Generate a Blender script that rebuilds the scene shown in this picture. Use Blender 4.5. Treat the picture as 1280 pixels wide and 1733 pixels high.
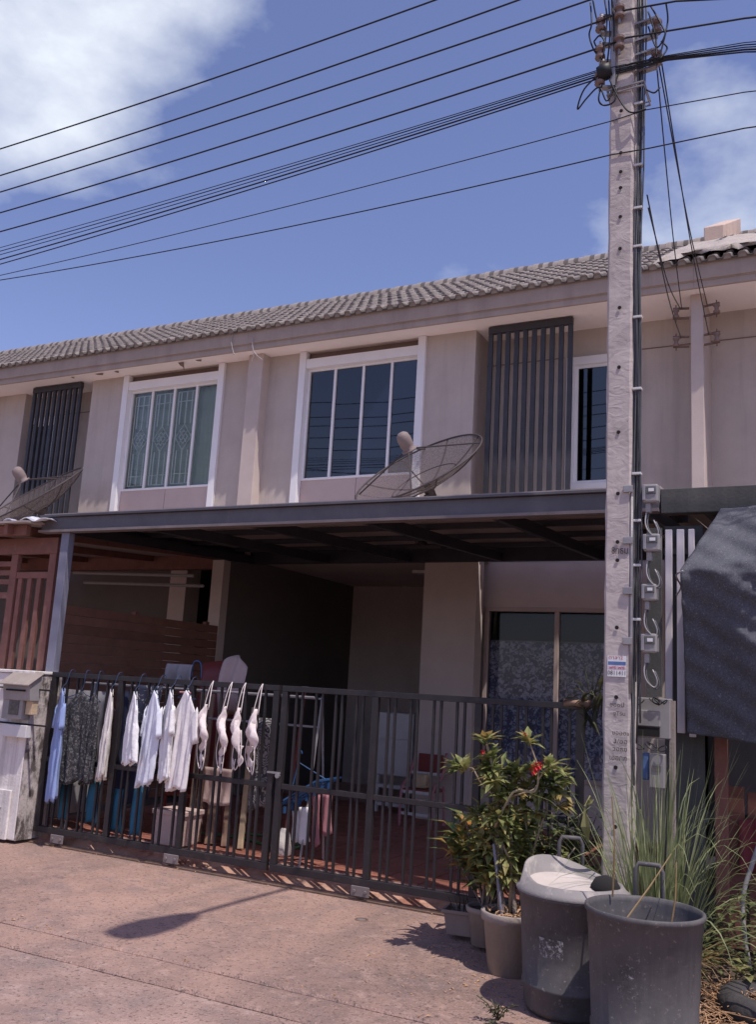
import bpy, math, random
from mathutils import Vector, Matrix
R = math.radians
random.seed(7)
S = bpy.context.scene
for o in list(bpy.data.objects): bpy.data.objects.remove(o)

# ------------------------------------------------------------------ camera
FPX, PPX, PPY = 1567.0, 640.0, 866.5
ROLL, PITCH, YAW, CAMH = R(3.3), R(10.71), R(27.62), 1.5
FW = Vector((-math.sin(YAW)*math.cos(PITCH), math.cos(YAW)*math.cos(PITCH), math.sin(PITCH)))
RT = Vector((math.cos(YAW), math.sin(YAW), 0)); UP = RT.cross(FW)
CR = RT*math.cos(ROLL) + UP*math.sin(ROLL); CU = UP*math.cos(ROLL) - RT*math.sin(ROLL)
cam = bpy.data.objects.new('camera', bpy.data.cameras.new('camera'))
S.collection.objects.link(cam); S.camera = cam
cam.data.sensor_fit = 'VERTICAL'; cam.data.sensor_height = 36; cam.data.sensor_width = 36
cam.data.lens = FPX/1733*36; cam.data.clip_start = .05; cam.data.clip_end = 2000
cam.matrix_world = Matrix(((CR.x, CU.x, -FW.x, 0), (CR.y, CU.y, -FW.y, 0), (CR.z, CU.z, -FW.z, CAMH), (0, 0, 0, 1)))

# ------------------------------------------------------------------ sky, sun, exposure
SUN = Vector((.39, -.21, 1)).normalized()
EL = math.asin(SUN.z); AZ = math.atan2(SUN.x, SUN.y)
W = bpy.data.worlds.new('World'); S.world = W; W.use_nodes = True
nt = W.node_tree; nt.nodes.clear()
def wn(t, **k):
    n = nt.nodes.new(t)
    for a, b in k.items(): setattr(n, a, b)
    return n
out = wn('ShaderNodeOutputWorld'); bg = wn('ShaderNodeBackground'); bg.inputs[1].default_value = .14
sky = wn('ShaderNodeTexSky', sky_type='NISHITA', sun_disc=False, sun_elevation=EL, sun_rotation=AZ, altitude=30, air_density=1.0, dust_density=.9, ozone_density=2.2)
tc = wn('ShaderNodeTexCoord'); tint = wn('ShaderNodeMixRGB', blend_type='MULTIPLY'); tint.inputs[0].default_value = 1
tint.inputs[2].default_value = (1.04, .885, 1.05, 1)
nz = wn('ShaderNodeTexNoise'); nz.inputs['Scale'].default_value = 2.3; nz.inputs['Detail'].default_value = 7; nz.inputs['Roughness'].default_value = .56
mp = wn('ShaderNodeMapping'); mp.inputs['Location'].default_value = (.35, .1, .0); mp.inputs['Scale'].default_value = (1, 1, 1.7)
rp = wn('ShaderNodeValToRGB'); rp.color_ramp.elements[0].position = .61; rp.color_ramp.elements[1].position = .86
cl = wn('ShaderNodeMixRGB'); cl.inputs[2].default_value = (6.3, 6.7, 7.3, 1)
# the cloud bank north-west of the house: a soft lump in the cloud noise
blob = wn('ShaderNodeVectorMath', operation='DOT_PRODUCT')
def pdir(px, py): return (FW*FPX + CR*(px-PPX) - CU*(py-PPY)).normalized()
blob.inputs[1].default_value = pdir(140, 10)
bm = wn('ShaderNodeMapRange'); bm.inputs[1].default_value = .974; bm.inputs[2].default_value = .998; bm.inputs[3].default_value = 0; bm.inputs[4].default_value = .27
ad = wn('ShaderNodeMath', operation='ADD')
L = nt.links.new
L(tc.outputs['Generated'], mp.inputs[0]); L(mp.outputs[0], nz.inputs[0]); L(tc.outputs['Generated'], blob.inputs[0])
L(blob.outputs['Value'], bm.inputs[0]); b2 = wn('ShaderNodeVectorMath', operation='DOT_PRODUCT'); b2.inputs[1].default_value = pdir(1290, 290)
bm2 = wn('ShaderNodeMapRange'); bm2.inputs[1].default_value = .985; bm2.inputs[2].default_value = .9995; bm2.inputs[3].default_value = 0; bm2.inputs[4].default_value = .11
ad2 = wn('ShaderNodeMath', operation='ADD'); L(tc.outputs['Generated'], b2.inputs[0]); L(b2.outputs['Value'], bm2.inputs[0]); L(bm.outputs[0], ad2.inputs[0]); L(bm2.outputs[0], ad2.inputs[1])
L(nz.outputs[0], ad.inputs[0]); L(ad2.outputs[0], ad.inputs[1]); L(ad.outputs[0], rp.inputs[0])
L(sky.outputs[0], tint.inputs[1]); L(tint.outputs[0], cl.inputs[1]); L(rp.outputs[0], cl.inputs[0]); L(cl.outputs[0], bg.inputs[0]); L(bg.outputs[0], out.inputs[0])
sl = bpy.data.lights.new('sun', 'SUN'); sl.energy = 3.7; sl.angle = R(.53); sl.color = (1, .93, .86)
so = bpy.data.objects.new('sun', sl); S.collection.objects.link(so)
so.rotation_euler = (-SUN).to_track_quat('-Z', 'Y').to_euler(); so.location = (3, -3, 12)
S.render.engine = 'CYCLES'
S.view_settings.view_transform = 'Standard'; S.view_settings.look = 'None'
S.view_settings.exposure = .12; S.view_settings.gamma = 1

# ------------------------------------------------------------------ helpers
def at(px, py, Y=None, Z=None, X=None):
    d = FW*FPX + CR*(px-PPX) - CU*(py-PPY)
    t = Y/d.y if Y is not None else ((Z-CAMH)/d.z if Z is not None else X/d.x)
    return Vector((0, 0, CAMH)) + d*t
COL = S.collection
class MB:
    def __init__(s): s.v = []; s.f = []
    def add(s, vs, fs):
        n = len(s.v); s.v += [Vector(v) for v in vs]; s.f += [tuple(i+n for i in f) for f in fs]; return s
    def box(s, x0, x1, y0, y1, z0, z1):
        return s.add([(x0,y0,z0),(x1,y0,z0),(x1,y1,z0),(x0,y1,z0),(x0,y0,z1),(x1,y0,z1),(x1,y1,z1),(x0,y1,z1)],
                     [(0,3,2,1),(4,5,6,7),(0,1,5,4),(1,2,6,5),(2,3,7,6),(3,0,4,7)])
    def bar(s, a, b, w, h, up=(0,0,1)):
        a, b = Vector(a), Vector(b); d = (b-a).normalized(); u = Vector(up)
        if abs(d.dot(u)) > .98: u = Vector((0,1,0))
        x = d.cross(u).normalized()*w/2; y = x.cross(d).normalized()*h/2
        vs = [p+q for p in (a, b) for q in (-x-y, x-y, x+y, -x+y)]
        return s.add(vs, [(0,3,2,1),(4,5,6,7),(0,1,5,4),(1,2,6,5),(2,3,7,6),(3,0,4,7)])
    def tube(s, pts, r, n=6, cap=True):
        pts = [Vector(p) for p in pts]; m = len(pts); rr = r if isinstance(r, (list, tuple)) else [r]*m
        vs = []; fs = []; ref = None
        for i, p in enumerate(pts):
            t = (pts[min(i+1, m-1)]-pts[max(i-1, 0)]).normalized()
            if ref is None:
                ref = Vector((0,0,1)) if abs(t.z) < .9 else Vector((1,0,0))
            a = (ref - t*ref.dot(t)).normalized(); ref = a; b = t.cross(a)
            vs += [p + (a*math.cos(2*math.pi*k/n) + b*math.sin(2*math.pi*k/n))*rr[i] for k in range(n)]
        for i in range(m-1):
            for k in range(n): fs.append((i*n+k, i*n+(k+1)%n, (i+1)*n+(k+1)%n, (i+1)*n+k))
        if cap: fs += [tuple(range(n-1, -1, -1)), tuple(range((m-1)*n, m*n))]
        return s.add(vs, fs)
    def lathe(s, prof, c=(0,0,0), n=20, axis=None, cap=False):
        c = Vector(c); a = Vector(axis).normalized() if axis is not None else Vector((0,0,1))
        e = Vector((1,0,0)) if abs(a.x) < .9 else Vector((0,1,0)); e1 = (e-a*e.dot(a)).normalized(); e2 = a.cross(e1)
        vs = []; fs = []
        for r, z in prof: vs += [c + a*z + (e1*math.cos(2*math.pi*k/n) + e2*math.sin(2*math.pi*k/n))*r for k in range(n)]
        for i in range(len(prof)-1):
            for k in range(n): fs.append((i*n+k, i*n+(k+1)%n, (i+1)*n+(k+1)%n, (i+1)*n+k))
        if cap: fs += [tuple(range(n-1, -1, -1)), tuple(range((len(prof)-1)*n, len(prof)*n))]
        return s.add(vs, fs)
    def grid(s, fn, nu, nv):
        vs = [fn(i/nu, j/nv) for j in range(nv+1) for i in range(nu+1)]
        return s.add(vs, [(j*(nu+1)+i, j*(nu+1)+i+1, (j+1)*(nu+1)+i+1, (j+1)*(nu+1)+i) for j in range(nv) for i in range(nu)])
    def leaf(s, p, d, L_, w, up=(0,0,1), droop=.25):
        d = Vector(d).normalized(); u = Vector(up); x = d.cross(u)
        if x.length < .05: x = d.cross(Vector((1,.2,0)))
        x.normalize(); n = x.cross(d).normalized(); p = Vector(p)
        m = p + d*L_*.55 - n*L_*droop*.15; t = p + d*L_ - n*L_*droop
        q = p + d*L_*.08
        return s.add([p, m-x*w/2+n*w*.18, t, m+x*w/2+n*w*.18, m], [(0,1,4),(1,2,4),(2,3,4),(3,0,4)])
    def blade(s, p, d, L_, w, droop, n=7):
        p = Vector(p); d = Vector(d).normalized(); x = Vector((-d.y, d.x, 0))
        if x.length < .05: x = Vector((1, 0, 0))
        x.normalize(); pts = []; q = p.copy(); dd = d.copy()
        for i in range(n+1):
            pts.append(q.copy()); q = q + dd*L_/n
            dd = (dd + Vector((0,0,-1))*droop*(i+1)/n/n*2).normalized()
        vs = []
        for i, q in enumerate(pts):
            ww = w*(1-(i/n)**2.2)*.5 + .0006; vs += [q-x*ww, q+Vector((0,0,-ww*.5)), q+x*ww]
        fs = []
        for i in range(n):
            for k in (0, 1): fs.append((i*3+k, i*3+k+1, i*3+k+4, i*3+k+3))
        return s.add(vs, fs)
    def build(s, name, mat, parent=None, base=None, smooth=False, bevel=0, solid=0, kind=None):
        me = bpy.data.meshes.new(name)
        b = Vector(base) if base is not None else (root_base(parent) if parent else Vector((0,0,0)))
        me.from_pydata([v-b for v in s.v], [], s.f); me.update()
        if smooth:
            me.polygons.foreach_set('use_smooth', [True]*len(me.polygons))
        o = bpy.data.objects.new(name, me); COL.objects.link(o)
        if mat: me.materials.append(mat)
        if parent: o.parent = parent
        else: o.location = b
        if solid:
            md = o.modifiers.new('thick', 'SOLIDIFY'); md.thickness = solid; md.offset = 0
        if bevel:
            md = o.modifiers.new('bev', 'BEVEL'); md.width = bevel; md.segments = 2; md.limit_method = 'ANGLE'; md.angle_limit = R(40)
        if kind: o['kind'] = kind
        return o
def root_base(o):
    while o.parent: o = o.parent
    return o.location.copy()
def tag(o, label, cat, group=None):
    o['label'] = label; o['category'] = cat
    if group: o['group'] = group
    return o
def thing(name, label, cat, base=(0,0,0), group=None):
    o = bpy.data.objects.new(name, None); COL.objects.link(o); o.location = base; o.empty_display_size = .2
    return tag(o, label, cat, group)
def inst(src, parent, loc=(0,0,0), rot=None):
    c = src.copy(); COL.objects.link(c); c.parent = parent; c.location = loc
    if rot: c.rotation_euler = rot
    return c

# ------------------------------------------------------------------ materials
def mk(name, col, rough=.75, var=.18, scale=3.0, bump=.15, bscale=60, metal=0, rnd=0, stain=None, streak=None, spec=.4, bdist=.01, coat=0, bstretch=None):
    m = bpy.data.materials.new(name); m.use_nodes = True; t = m.node_tree; N = t.nodes; l = t.links.new
    p = N['Principled BSDF']; p.inputs['Roughness'].default_value = rough; p.inputs['Metallic'].default_value = metal
    p.inputs['Specular IOR Level'].default_value = spec; p.inputs['Coat Weight'].default_value = coat
    c = N.new('ShaderNodeTexCoord')
    n1 = N.new('ShaderNodeTexNoise'); n1.inputs['Scale'].default_value = scale; n1.inputs['Detail'].default_value = 8; n1.inputs['Roughness'].default_value = .65
    l(c.outputs['Object'], n1.inputs[0])
    mr = N.new('ShaderNodeMapRange'); mr.inputs[1].default_value = .3; mr.inputs[2].default_value = .7; mr.inputs[3].default_value = 1-var; mr.inputs[4].default_value = 1+var
    l(n1.outputs[0], mr.inputs[0])
    base = N.new('ShaderNodeRGB'); base.outputs[0].default_value = (*col, 1); cur = base.outputs[0]
    def mul(a, b):
        x = N.new('ShaderNodeVectorMath'); x.operation = 'SCALE'; l(a, x.inputs[0]); l(b, x.inputs['Scale']); return x.outputs[0]
    if rnd:
        oi = N.new('ShaderNodeObjectInfo'); rr = N.new('ShaderNodeMapRange'); rr.inputs[3].default_value = 1-rnd; rr.inputs[4].default_value = 1+rnd
        l(oi.outputs['Random'], rr.inputs[0]); cur = mul(cur, rr.outputs[0])
        off = N.new('ShaderNodeVectorMath'); off.operation = 'ADD'; l(c.outputs['Object'], off.inputs[0])
        k = N.new('ShaderNodeMath'); k.operation = 'MULTIPLY'; k.inputs[1].default_value = 57; l(oi.outputs['Random'], k.inputs[0]); l(k.outputs[0], off.inputs[1]); l(off.outputs[0], n1.inputs[0])
    cur = mul(cur, mr.outputs[0])
    def layer(cur, colr, sc, lo, hi, stretch=(1,1,1), amt=1.0):
        mpn = N.new('ShaderNodeMapping'); mpn.inputs['Scale'].default_value = stretch; l(c.outputs['Object'], mpn.inputs[0])
        n = N.new('ShaderNodeTexNoise'); n.inputs['Scale'].default_value = sc; n.inputs['Detail'].default_value = 7; n.inputs['Roughness'].default_value = .68; l(mpn.outputs[0], n.inputs[0])
        r = N.new('ShaderNodeMapRange'); r.inputs[1].default_value = lo; r.inputs[2].default_value = hi; r.inputs[4].default_value = amt; l(n.outputs[0], r.inputs[0])
        x = N.new('ShaderNodeMixRGB'); x.inputs[2].default_value = (*colr, 1); l(r.outputs[0], x.inputs[0]); l(cur, x.inputs[1]); return x.outputs[0]
    if stain:
        for st in (stain if isinstance(stain, list) else [stain]): cur = layer(cur, *st)
    if streak: cur = layer(cur, streak[0], streak[1], streak[2], streak[3], (1, 1, .06), streak[4] if len(streak) > 4 else 1)
    l(cur, p.inputs['Base Color'])
    if bump:
        n2 = N.new('ShaderNodeTexNoise'); n2.inputs['Scale'].default_value = bscale; n2.inputs['Detail'].default_value = 5
        if bstretch:
            bmp = N.new('ShaderNodeMapping'); bmp.inputs['Scale'].default_value = bstretch; bmp.inputs['Rotation'].default_value = (0, .18, 0); l(c.outputs['Object'], bmp.inputs[0]); l(bmp.outputs[0], n2.inputs[0]); n2.inputs['Distortion'].default_value = 1.6
        else: l(c.outputs['Object'], n2.inputs[0])
        b = N.new('ShaderNodeBump'); b.inputs['Strength'].default_value = bump; b.inputs['Distance'].default_value = bdist; l(n2.outputs[0], b.inputs['Height']); l(b.outputs[0], p.inputs['Normal'])
    return m
M = {}
M['concrete'] = mk('concrete', (.395,.25,.20), .9, .26, 1.5, 1.0, 90, bdist=.012, stain=[((.20,.135,.115), .75, .46, .62, (1,1,1), .9), ((.24,.175,.16), 2.6, .52, .66, (1,1,1), .7), ((.19,.135,.12), 1.5, .50, .66, (1,.12,1), .6), ((.15,.105,.095), 5, .60, .70, (1,1,1), .6), ((.45,.30,.25), 11, .53, .68, (1,1,1), .7), ((.12,.085,.075), 42, .55, .62, (1,1,1), .85), ((.50,.34,.285), 75, .57, .65, (1,1,1), .65)])
M['road'] = mk('road_concrete', (.37,.245,.205), .92, .28, 2.2, 1.0, 80, bdist=.014, stain=[((.19,.14,.13), 1.0, .46, .64, (1,1,1), .85), ((.24,.18,.165), 3.4, .50, .64, (1,1,1), .7), ((.45,.32,.275), 9, .53, .68, (1,1,1), .75), ((.11,.08,.072), 38, .55, .62, (1,1,1), .85), ((.50,.36,.31), 70, .57, .65, (1,1,1), .65)])
def cracks(m, sc, wd, amt=.8):
    t = m.node_tree; N = t.nodes; l = t.links.new; p = N['Principled BSDF']; src = p.inputs['Base Color'].links[0].from_socket
    c = N.new('ShaderNodeTexCoord'); n = N.new('ShaderNodeTexNoise'); n.inputs['Scale'].default_value = 2.5; n.inputs['Detail'].default_value = 6; l(c.outputs['Object'], n.inputs[0])
    x = N.new('ShaderNodeMixRGB'); x.inputs[0].default_value = .22; l(c.outputs['Object'], x.inputs[1]); l(n.outputs['Color'], x.inputs[2])
    v = N.new('ShaderNodeTexVoronoi'); v.feature = 'DISTANCE_TO_EDGE'; v.inputs['Scale'].default_value = sc; l(x.outputs[0], v.inputs['Vector'])
    r = N.new('ShaderNodeMapRange'); r.inputs[1].default_value = 0; r.inputs[2].default_value = wd; r.inputs[3].default_value = amt; r.inputs[4].default_value = 0; l(v.outputs['Distance'], r.inputs[0])
    y = N.new('ShaderNodeMixRGB'); y.inputs[2].default_value = (.07,.05,.045,1); l(r.outputs[0], y.inputs[0]); l(src, y.inputs[1]); l(y.outputs[0], p.inputs['Base Color'])
cracks(M['concrete'], .42, .0022, .3); cracks(M['road'], .5, .0025, .4)
M['soil'] = mk('soil', (.10,.07,.052), 1, .35, 9, .9, 50, bdist=.03)
M['wall'] = mk('wall_paint', (.525,.452,.405), .85, .08, 2.2, .3, 130, streak=((.34,.285,.26), 3.0, .50, .74, .65), stain=[((.42,.35,.32), 1.3, .52, .70, (1,1,1), .6), ((.60,.52,.49), 22, .60, .72, (1,1,1), .4)])
M['wallrough'] = mk('roughcast_wall', (.52,.447,.40), .9, .09, 2.0, .5, 160, streak=((.34,.29,.262), 2.8, .50, .76, .6), stain=[((.43,.36,.33), 1.1, .52, .70, (1,1,1), .6), ((.30,.25,.23), 90, .60, .70, (1,1,1), .45), ((.62,.54,.51), 70, .60, .70, (1,1,1), .45)])
M['fin'] = mk('fin_paint', (.54,.45,.405), .9, .08, 2.5, .2, 90, streak=((.45,.34,.29), 2.5, .55, .8, .5))
M['panel'] = mk('sill_panel', (.53,.415,.385), .85, .06, 3, .15, 120)
M['soffit'] = mk('soffit', (.92,.83,.79), .85, .04, 2, .05, 60, stain=((.45,.35,.31), 1.6, .60, .74, (1,1,1), .6))
M['trim'] = mk('white_trim', (.82,.80,.80), .6, .04, 3, .05, 60, streak=((.55,.5,.48), 6, .62, .85, .5))
M['brownstrip'] = mk('brown_strip', (.22,.155,.13), .85, .1, 4, .1)
M['fascia'] = mk('fascia_board', (.40,.315,.262), .8, .12, 2.4, .2, 50, streak=((.27,.20,.18), 3, .5, .75, .7))
M['tile'] = mk('roof_tile', (.27,.23,.208), .85, .12, 5, .2, 60, rnd=.10, stain=((.16,.13,.12), 6, .54, .74, (1,1,1), .7))
def channel_darkening(m):
    # shade and dirt of both channels painted dark into each tile, broken by noise
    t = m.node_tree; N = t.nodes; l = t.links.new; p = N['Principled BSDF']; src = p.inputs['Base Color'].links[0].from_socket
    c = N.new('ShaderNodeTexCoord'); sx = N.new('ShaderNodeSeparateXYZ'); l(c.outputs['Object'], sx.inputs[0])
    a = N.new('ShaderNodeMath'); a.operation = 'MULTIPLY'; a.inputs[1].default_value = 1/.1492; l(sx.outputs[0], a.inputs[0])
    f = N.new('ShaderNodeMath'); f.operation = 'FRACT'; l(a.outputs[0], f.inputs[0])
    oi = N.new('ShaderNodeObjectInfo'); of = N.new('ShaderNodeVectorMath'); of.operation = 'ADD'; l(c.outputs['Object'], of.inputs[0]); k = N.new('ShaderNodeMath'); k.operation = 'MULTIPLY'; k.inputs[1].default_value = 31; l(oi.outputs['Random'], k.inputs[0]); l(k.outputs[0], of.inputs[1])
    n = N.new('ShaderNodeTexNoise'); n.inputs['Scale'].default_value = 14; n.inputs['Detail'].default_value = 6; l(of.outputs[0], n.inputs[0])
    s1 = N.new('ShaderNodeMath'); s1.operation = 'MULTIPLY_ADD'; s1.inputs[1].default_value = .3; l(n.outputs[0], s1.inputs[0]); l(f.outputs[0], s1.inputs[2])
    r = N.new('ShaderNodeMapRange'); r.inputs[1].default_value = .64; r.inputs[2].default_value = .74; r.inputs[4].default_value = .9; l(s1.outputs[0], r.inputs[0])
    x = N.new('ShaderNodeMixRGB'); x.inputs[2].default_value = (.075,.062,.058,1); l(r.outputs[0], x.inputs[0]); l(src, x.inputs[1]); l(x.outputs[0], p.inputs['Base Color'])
channel_darkening(M['tile'])
M['mortar'] = mk('mortar', (.42,.365,.325), .95, .18, 4, .6, 40, bdist=.02, stain=((.26,.22,.20), 4, .55, .7, (1,1,1), .7))
M['parapet'] = mk('parapet', (.56,.42,.34), .9, .12, 4, .3, 60)
M['darkmetal'] = mk('dark_slat_metal', (.048,.047,.055), .5, .18, 5, .05, 80, metal=.2)
M['beam'] = mk('steel_beam', (.125,.118,.13), .55, .16, 4, .08, 50, metal=.2, streak=((.20,.18,.18), 4, .56, .8, .5))
M['beamrust'] = mk('beam_lip', (.20,.165,.16), .6, .2, 5, .1, 50)
M['postgrey'] = mk('blue_grey_post', (.20,.20,.26), .55, .15, 5, .06, 60)
M['gate'] = mk('gate_steel', (.034,.03,.032), .5, .2, 7, .15, 90, metal=.25, stain=((.085,.062,.055), 12, .58, .7, (1,1,1), .6))
M['cover'] = mk('canopy_sheet', (.40,.33,.30), .6, .15, 2, .05, 40)
M['brown'] = mk('brown_slat', (.23,.115,.08), .65, .16, 5, .15, 40, rnd=.12)
M['brownframe'] = mk('brown_frame', (.22,.10,.078), .7, .2, 6, .12, 50, stain=((.35,.22,.18), 8, .58, .74, (1,1,1), .5))
M['oldwhite'] = mk('weathered_white', (.74,.69,.65), .95, .12, 4, .4, 50, streak=((.20,.165,.15), 3.5, .56, .72, .7), stain=((.40,.35,.32), 7, .58, .70, (1,1,1), .6))
M['mouldy'] = mk('mouldy_plaster', (.50,.44,.41), .95, .2, 9, .4, 45, bdist=.012, stain=((.085,.068,.062), 9, .46, .58, (1,1,.5), .95))
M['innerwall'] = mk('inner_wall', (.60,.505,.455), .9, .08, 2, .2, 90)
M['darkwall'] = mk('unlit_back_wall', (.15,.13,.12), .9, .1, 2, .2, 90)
M['floortile'] = mk('floor_tile', (.32,.125,.09), .55, .2, 8, .12, 60, rnd=.14)
M['ramp'] = mk('ramp_cement', (.46,.27,.20), .9, .2, 5, .5, 60, stain=[((.22,.11,.08), 6, .50, .66, (1,1,1), .8), ((.30,.09,.055), 3, .50, .64, (1,1,1), .7)])
M['grout'] = mk('grout', (.52,.40,.34), .95, .2, 8, .3, 60)
M['polecon'] = mk('pole_concrete', (.50,.435,.405), .95, .14, 7, .3, 9, bdist=.02, bstretch=(1,1,1.5), stain=[((.33,.28,.26), 5, .54, .70, (1,1,1), .6), ((.20,.165,.15), 45, .62, .70, (1,1,1), .6), ((.62,.55,.52), 60, .60, .70, (1,1,1), .5)], streak=((.30,.25,.23), 4, .52, .78, .6))
M['cable'] = mk('black_cable', (.018,.018,.02), .55, .2, 8, 0)
M['cablegrey'] = mk('grey_cable', (.10,.10,.105), .5, .25, 8, 0, rnd=.5)
M['conduit'] = mk('pale_conduit', (.33,.31,.31), .5, .1, 8, 0)
M['galv'] = mk('galvanised', (.33,.31,.31), .5, .2, 9, .1, 80, metal=.5)
M['porcelain'] = mk('brown_porcelain', (.19,.125,.10), .3, .2, 8, 0, coat=.4)
M['meter'] = mk('meter_case', (.29,.272,.265), .35, .12, 6, .05, 50)
M['meterdark'] = mk('meter_window', (.12,.115,.11), .15, .4, 25, 0)
M['hole'] = mk('bolt_hole', (.02,.018,.018), 1, 0, 3, 0)
M['ink'] = mk('stencil_ink', (.06,.05,.055), .9, .3, 60, 0)
M['red'] = mk('red_print', (.42,.05,.05), .7, .2, 20, 0)
M['bluep'] = mk('blue_print', (.10,.17,.36), .7, .2, 20, 0)
M['pinkp'] = mk('pink_print', (.62,.42,.48), .7, .2, 20, 0)
M['whitep'] = mk('sticker_paper', (.72,.70,.70), .7, .08, 20, 0)
M['bin'] = mk('grey_bin_plastic', (.085,.078,.081), .62, .16, 4, .25, 26, bdist=.006, streak=((.14,.128,.124), 5, .50, .72, .8), stain=[((.16,.14,.13), 7, .56, .72, (1,1,1), .6), ((.05,.046,.046), 5, .52, .68, (1,1,1), .7), ((.28,.24,.215), 48, .60, .68, (1,1,1), .7)])
M['binlid'] = mk('bin_lid', (.235,.215,.207), .7, .12, 5, .2, 60, stain=((.55,.48,.43), 6, .52, .7, (1,1,1), .7))
M['lidtop'] = mk('pale_lid_middle', (.50,.44,.40), .9, .12, 6, .2, 60)
M['pot'] = mk('clay_pot', (.30,.25,.22), .85, .14, 6, .3, 50, streak=((.42,.36,.32), 5, .52, .75, .6))
M['planter'] = mk('brown_planter', (.27,.20,.17), .7, .12, 6, .1, 50)
M['bark'] = mk('grey_bark', (.23,.185,.155), .9, .25, 14, .8, 60, bdist=.01)
M['barklight'] = mk('pale_stem', (.30,.235,.15), .8, .2, 14, .3, 60)
M['straw'] = mk('dry_straw', (.46,.27,.15), .95, .45, 14, 0)
M['white'] = mk('white_cloth', (.82,.80,.80), .9, .05, 6, .6, 26)
M['whiteblue'] = mk('bluish_white_cloth', (.74,.76,.84), .9, .05, 6, .3, 26)
M['whitepink'] = mk('pinkish_white_cloth', (.82,.77,.76), .9, .05, 6, .3, 26)
M['offwhite'] = mk('cream_cloth', (.74,.69,.64), .9, .06, 6, .25, 30)
M['bra'] = mk('pale_pink_cloth', (.76,.66,.63), .9, .12, 30, .2, 40)
M['bluecloth'] = mk('blue_cloth', (.27,.35,.60), .9, .06, 6, .2, 30)
M['teal'] = mk('teal_cloth', (.035,.15,.235), .9, .12, 8, .2, 30)
M['greycloth'] = mk('grey_cloth', (.26,.245,.26), .9, .1, 6, .2, 30)
M['navy'] = mk('navy_cloth', (.03,.035,.07), .9, .1, 6, .2, 30)
M['pink'] = mk('pink_cloth', (.46,.20,.22), .9, .1, 6, .2, 30)
M['palepink'] = mk('pale_pink_towel', (.58,.43,.39), .95, .08, 8, .3, 60)
M['redplastic'] = mk('red_plastic', (.20,.04,.035), .45, .1, 5, 0)
M['blueplastic'] = mk('blue_plastic', (.03,.10,.25), .4, .1, 5, 0)
M['hangerwire'] = mk('blue_hanger', (.03,.06,.14), .5, .1, 5, 0)
M['whiteplastic'] = mk('white_plastic', (.62,.60,.59), .45, .06, 5, .03)
M['wood'] = mk('plank_wood', (.33,.21,.145), .85, .2, 6, .3, 40, streak=((.2,.12,.08), 18, .5, .7, .6))
M['palewood'] = mk('pale_timber', (.52,.39,.25), .85, .2, 6, .3, 40)
M['postwhite'] = mk('white_post', (.78,.72,.74), .65, .08, 5, .1, 60, streak=((.42,.36,.36), 6, .55, .75, .6))
M['darkbeam'] = mk('dark_weathered_beam', (.085,.085,.08), .8, .25, 3, .2, 50, streak=((.15,.14,.13), 3, .52, .75, .7))
M['redbrown'] = mk('red_brown_post', (.24,.10,.075), .8, .2, 5, .2, 50)
M['redcloth'] = mk('dull_red_sheet', (.28,.06,.07), .85, .2, 4, .1, 50)
M['curtaingreen'] = mk('green_curtain', (.42,.455,.40), .9, .08, 3, .05)
M['tyre'] = mk('tyre_rubber', (.055,.05,.05), .85, .25, 12, .5, 40, bdist=.01)
M['rust'] = mk('rusty_iron', (.16,.10,.075), .85, .3, 12, .4, 60)
M['tarp'] = mk('white_tarp', (.80,.79,.80), .6, .06, 6, .3, 20)
M['flower'] = mk('red_flower', (.62,.025,.03), .6, .15, 20, 0)
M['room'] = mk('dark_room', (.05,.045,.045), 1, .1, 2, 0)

def leafmat(name, cols, trans=.38, rough=.6, scale=9):
    m = bpy.data.materials.new(name); m.use_nodes = True; t = m.node_tree; N = t.nodes; l = t.links.new
    p = N['Principled BSDF']; p.inputs['Roughness'].default_value = rough
    c = N.new('ShaderNodeTexCoord'); n = N.new('ShaderNodeTexNoise'); n.inputs['Scale'].default_value = scale; n.inputs['Detail'].default_value = 3
    r = N.new('ShaderNodeValToRGB'); e = r.color_ramp.elements
    while len(e) < len(cols): e.new(.5)
    for i, cc in enumerate(cols): e[i].position = .32 + .36*i/(len(cols)-1); e[i].color = (*cc, 1)
    l(c.outputs['Object'], n.inputs[0]); l(n.outputs[0], r.inputs[0]); l(r.outputs[0], p.inputs['Base Color'])
    tr = N.new('ShaderNodeBsdfTranslucent'); l(r.outputs[0], tr.inputs[0]); mx = N.new('ShaderNodeMixShader'); mx.inputs[0].default_value = trans
    l(p.outputs[0], mx.inputs[1]); l(tr.outputs[0], mx.inputs[2]); l(mx.outputs[0], N['Material Output'].inputs[0])
    return m
M['leaf'] = leafmat('adenium_leaf', [(.07,.095,.03), (.17,.20,.06), (.33,.33,.12), (.42,.30,.10)])
M['croton'] = leafmat('croton_leaf', [(.03,.09,.07), (.10,.15,.05), (.26,.22,.06), (.50,.20,.04)], scale=14)
M['darkleaf'] = leafmat('dark_leaf', [(.03,.05,.022), (.10,.125,.045), (.22,.23,.085)])
M['paleleaf'] = leafmat('pale_leaf', [(.20,.20,.06), (.38,.36,.16)], scale=4)
M['grass'] = leafmat('lemongrass', [(.12,.15,.06), (.25,.29,.13), (.42,.43,.22)], scale=7)
M['drygrass'] = leafmat('dry_blade', [(.28,.17,.07), (.40,.29,.14)], scale=7)
M['weed'] = leafmat('weed', [(.05,.055,.03), (.12,.11,.06)], scale=9)

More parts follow.
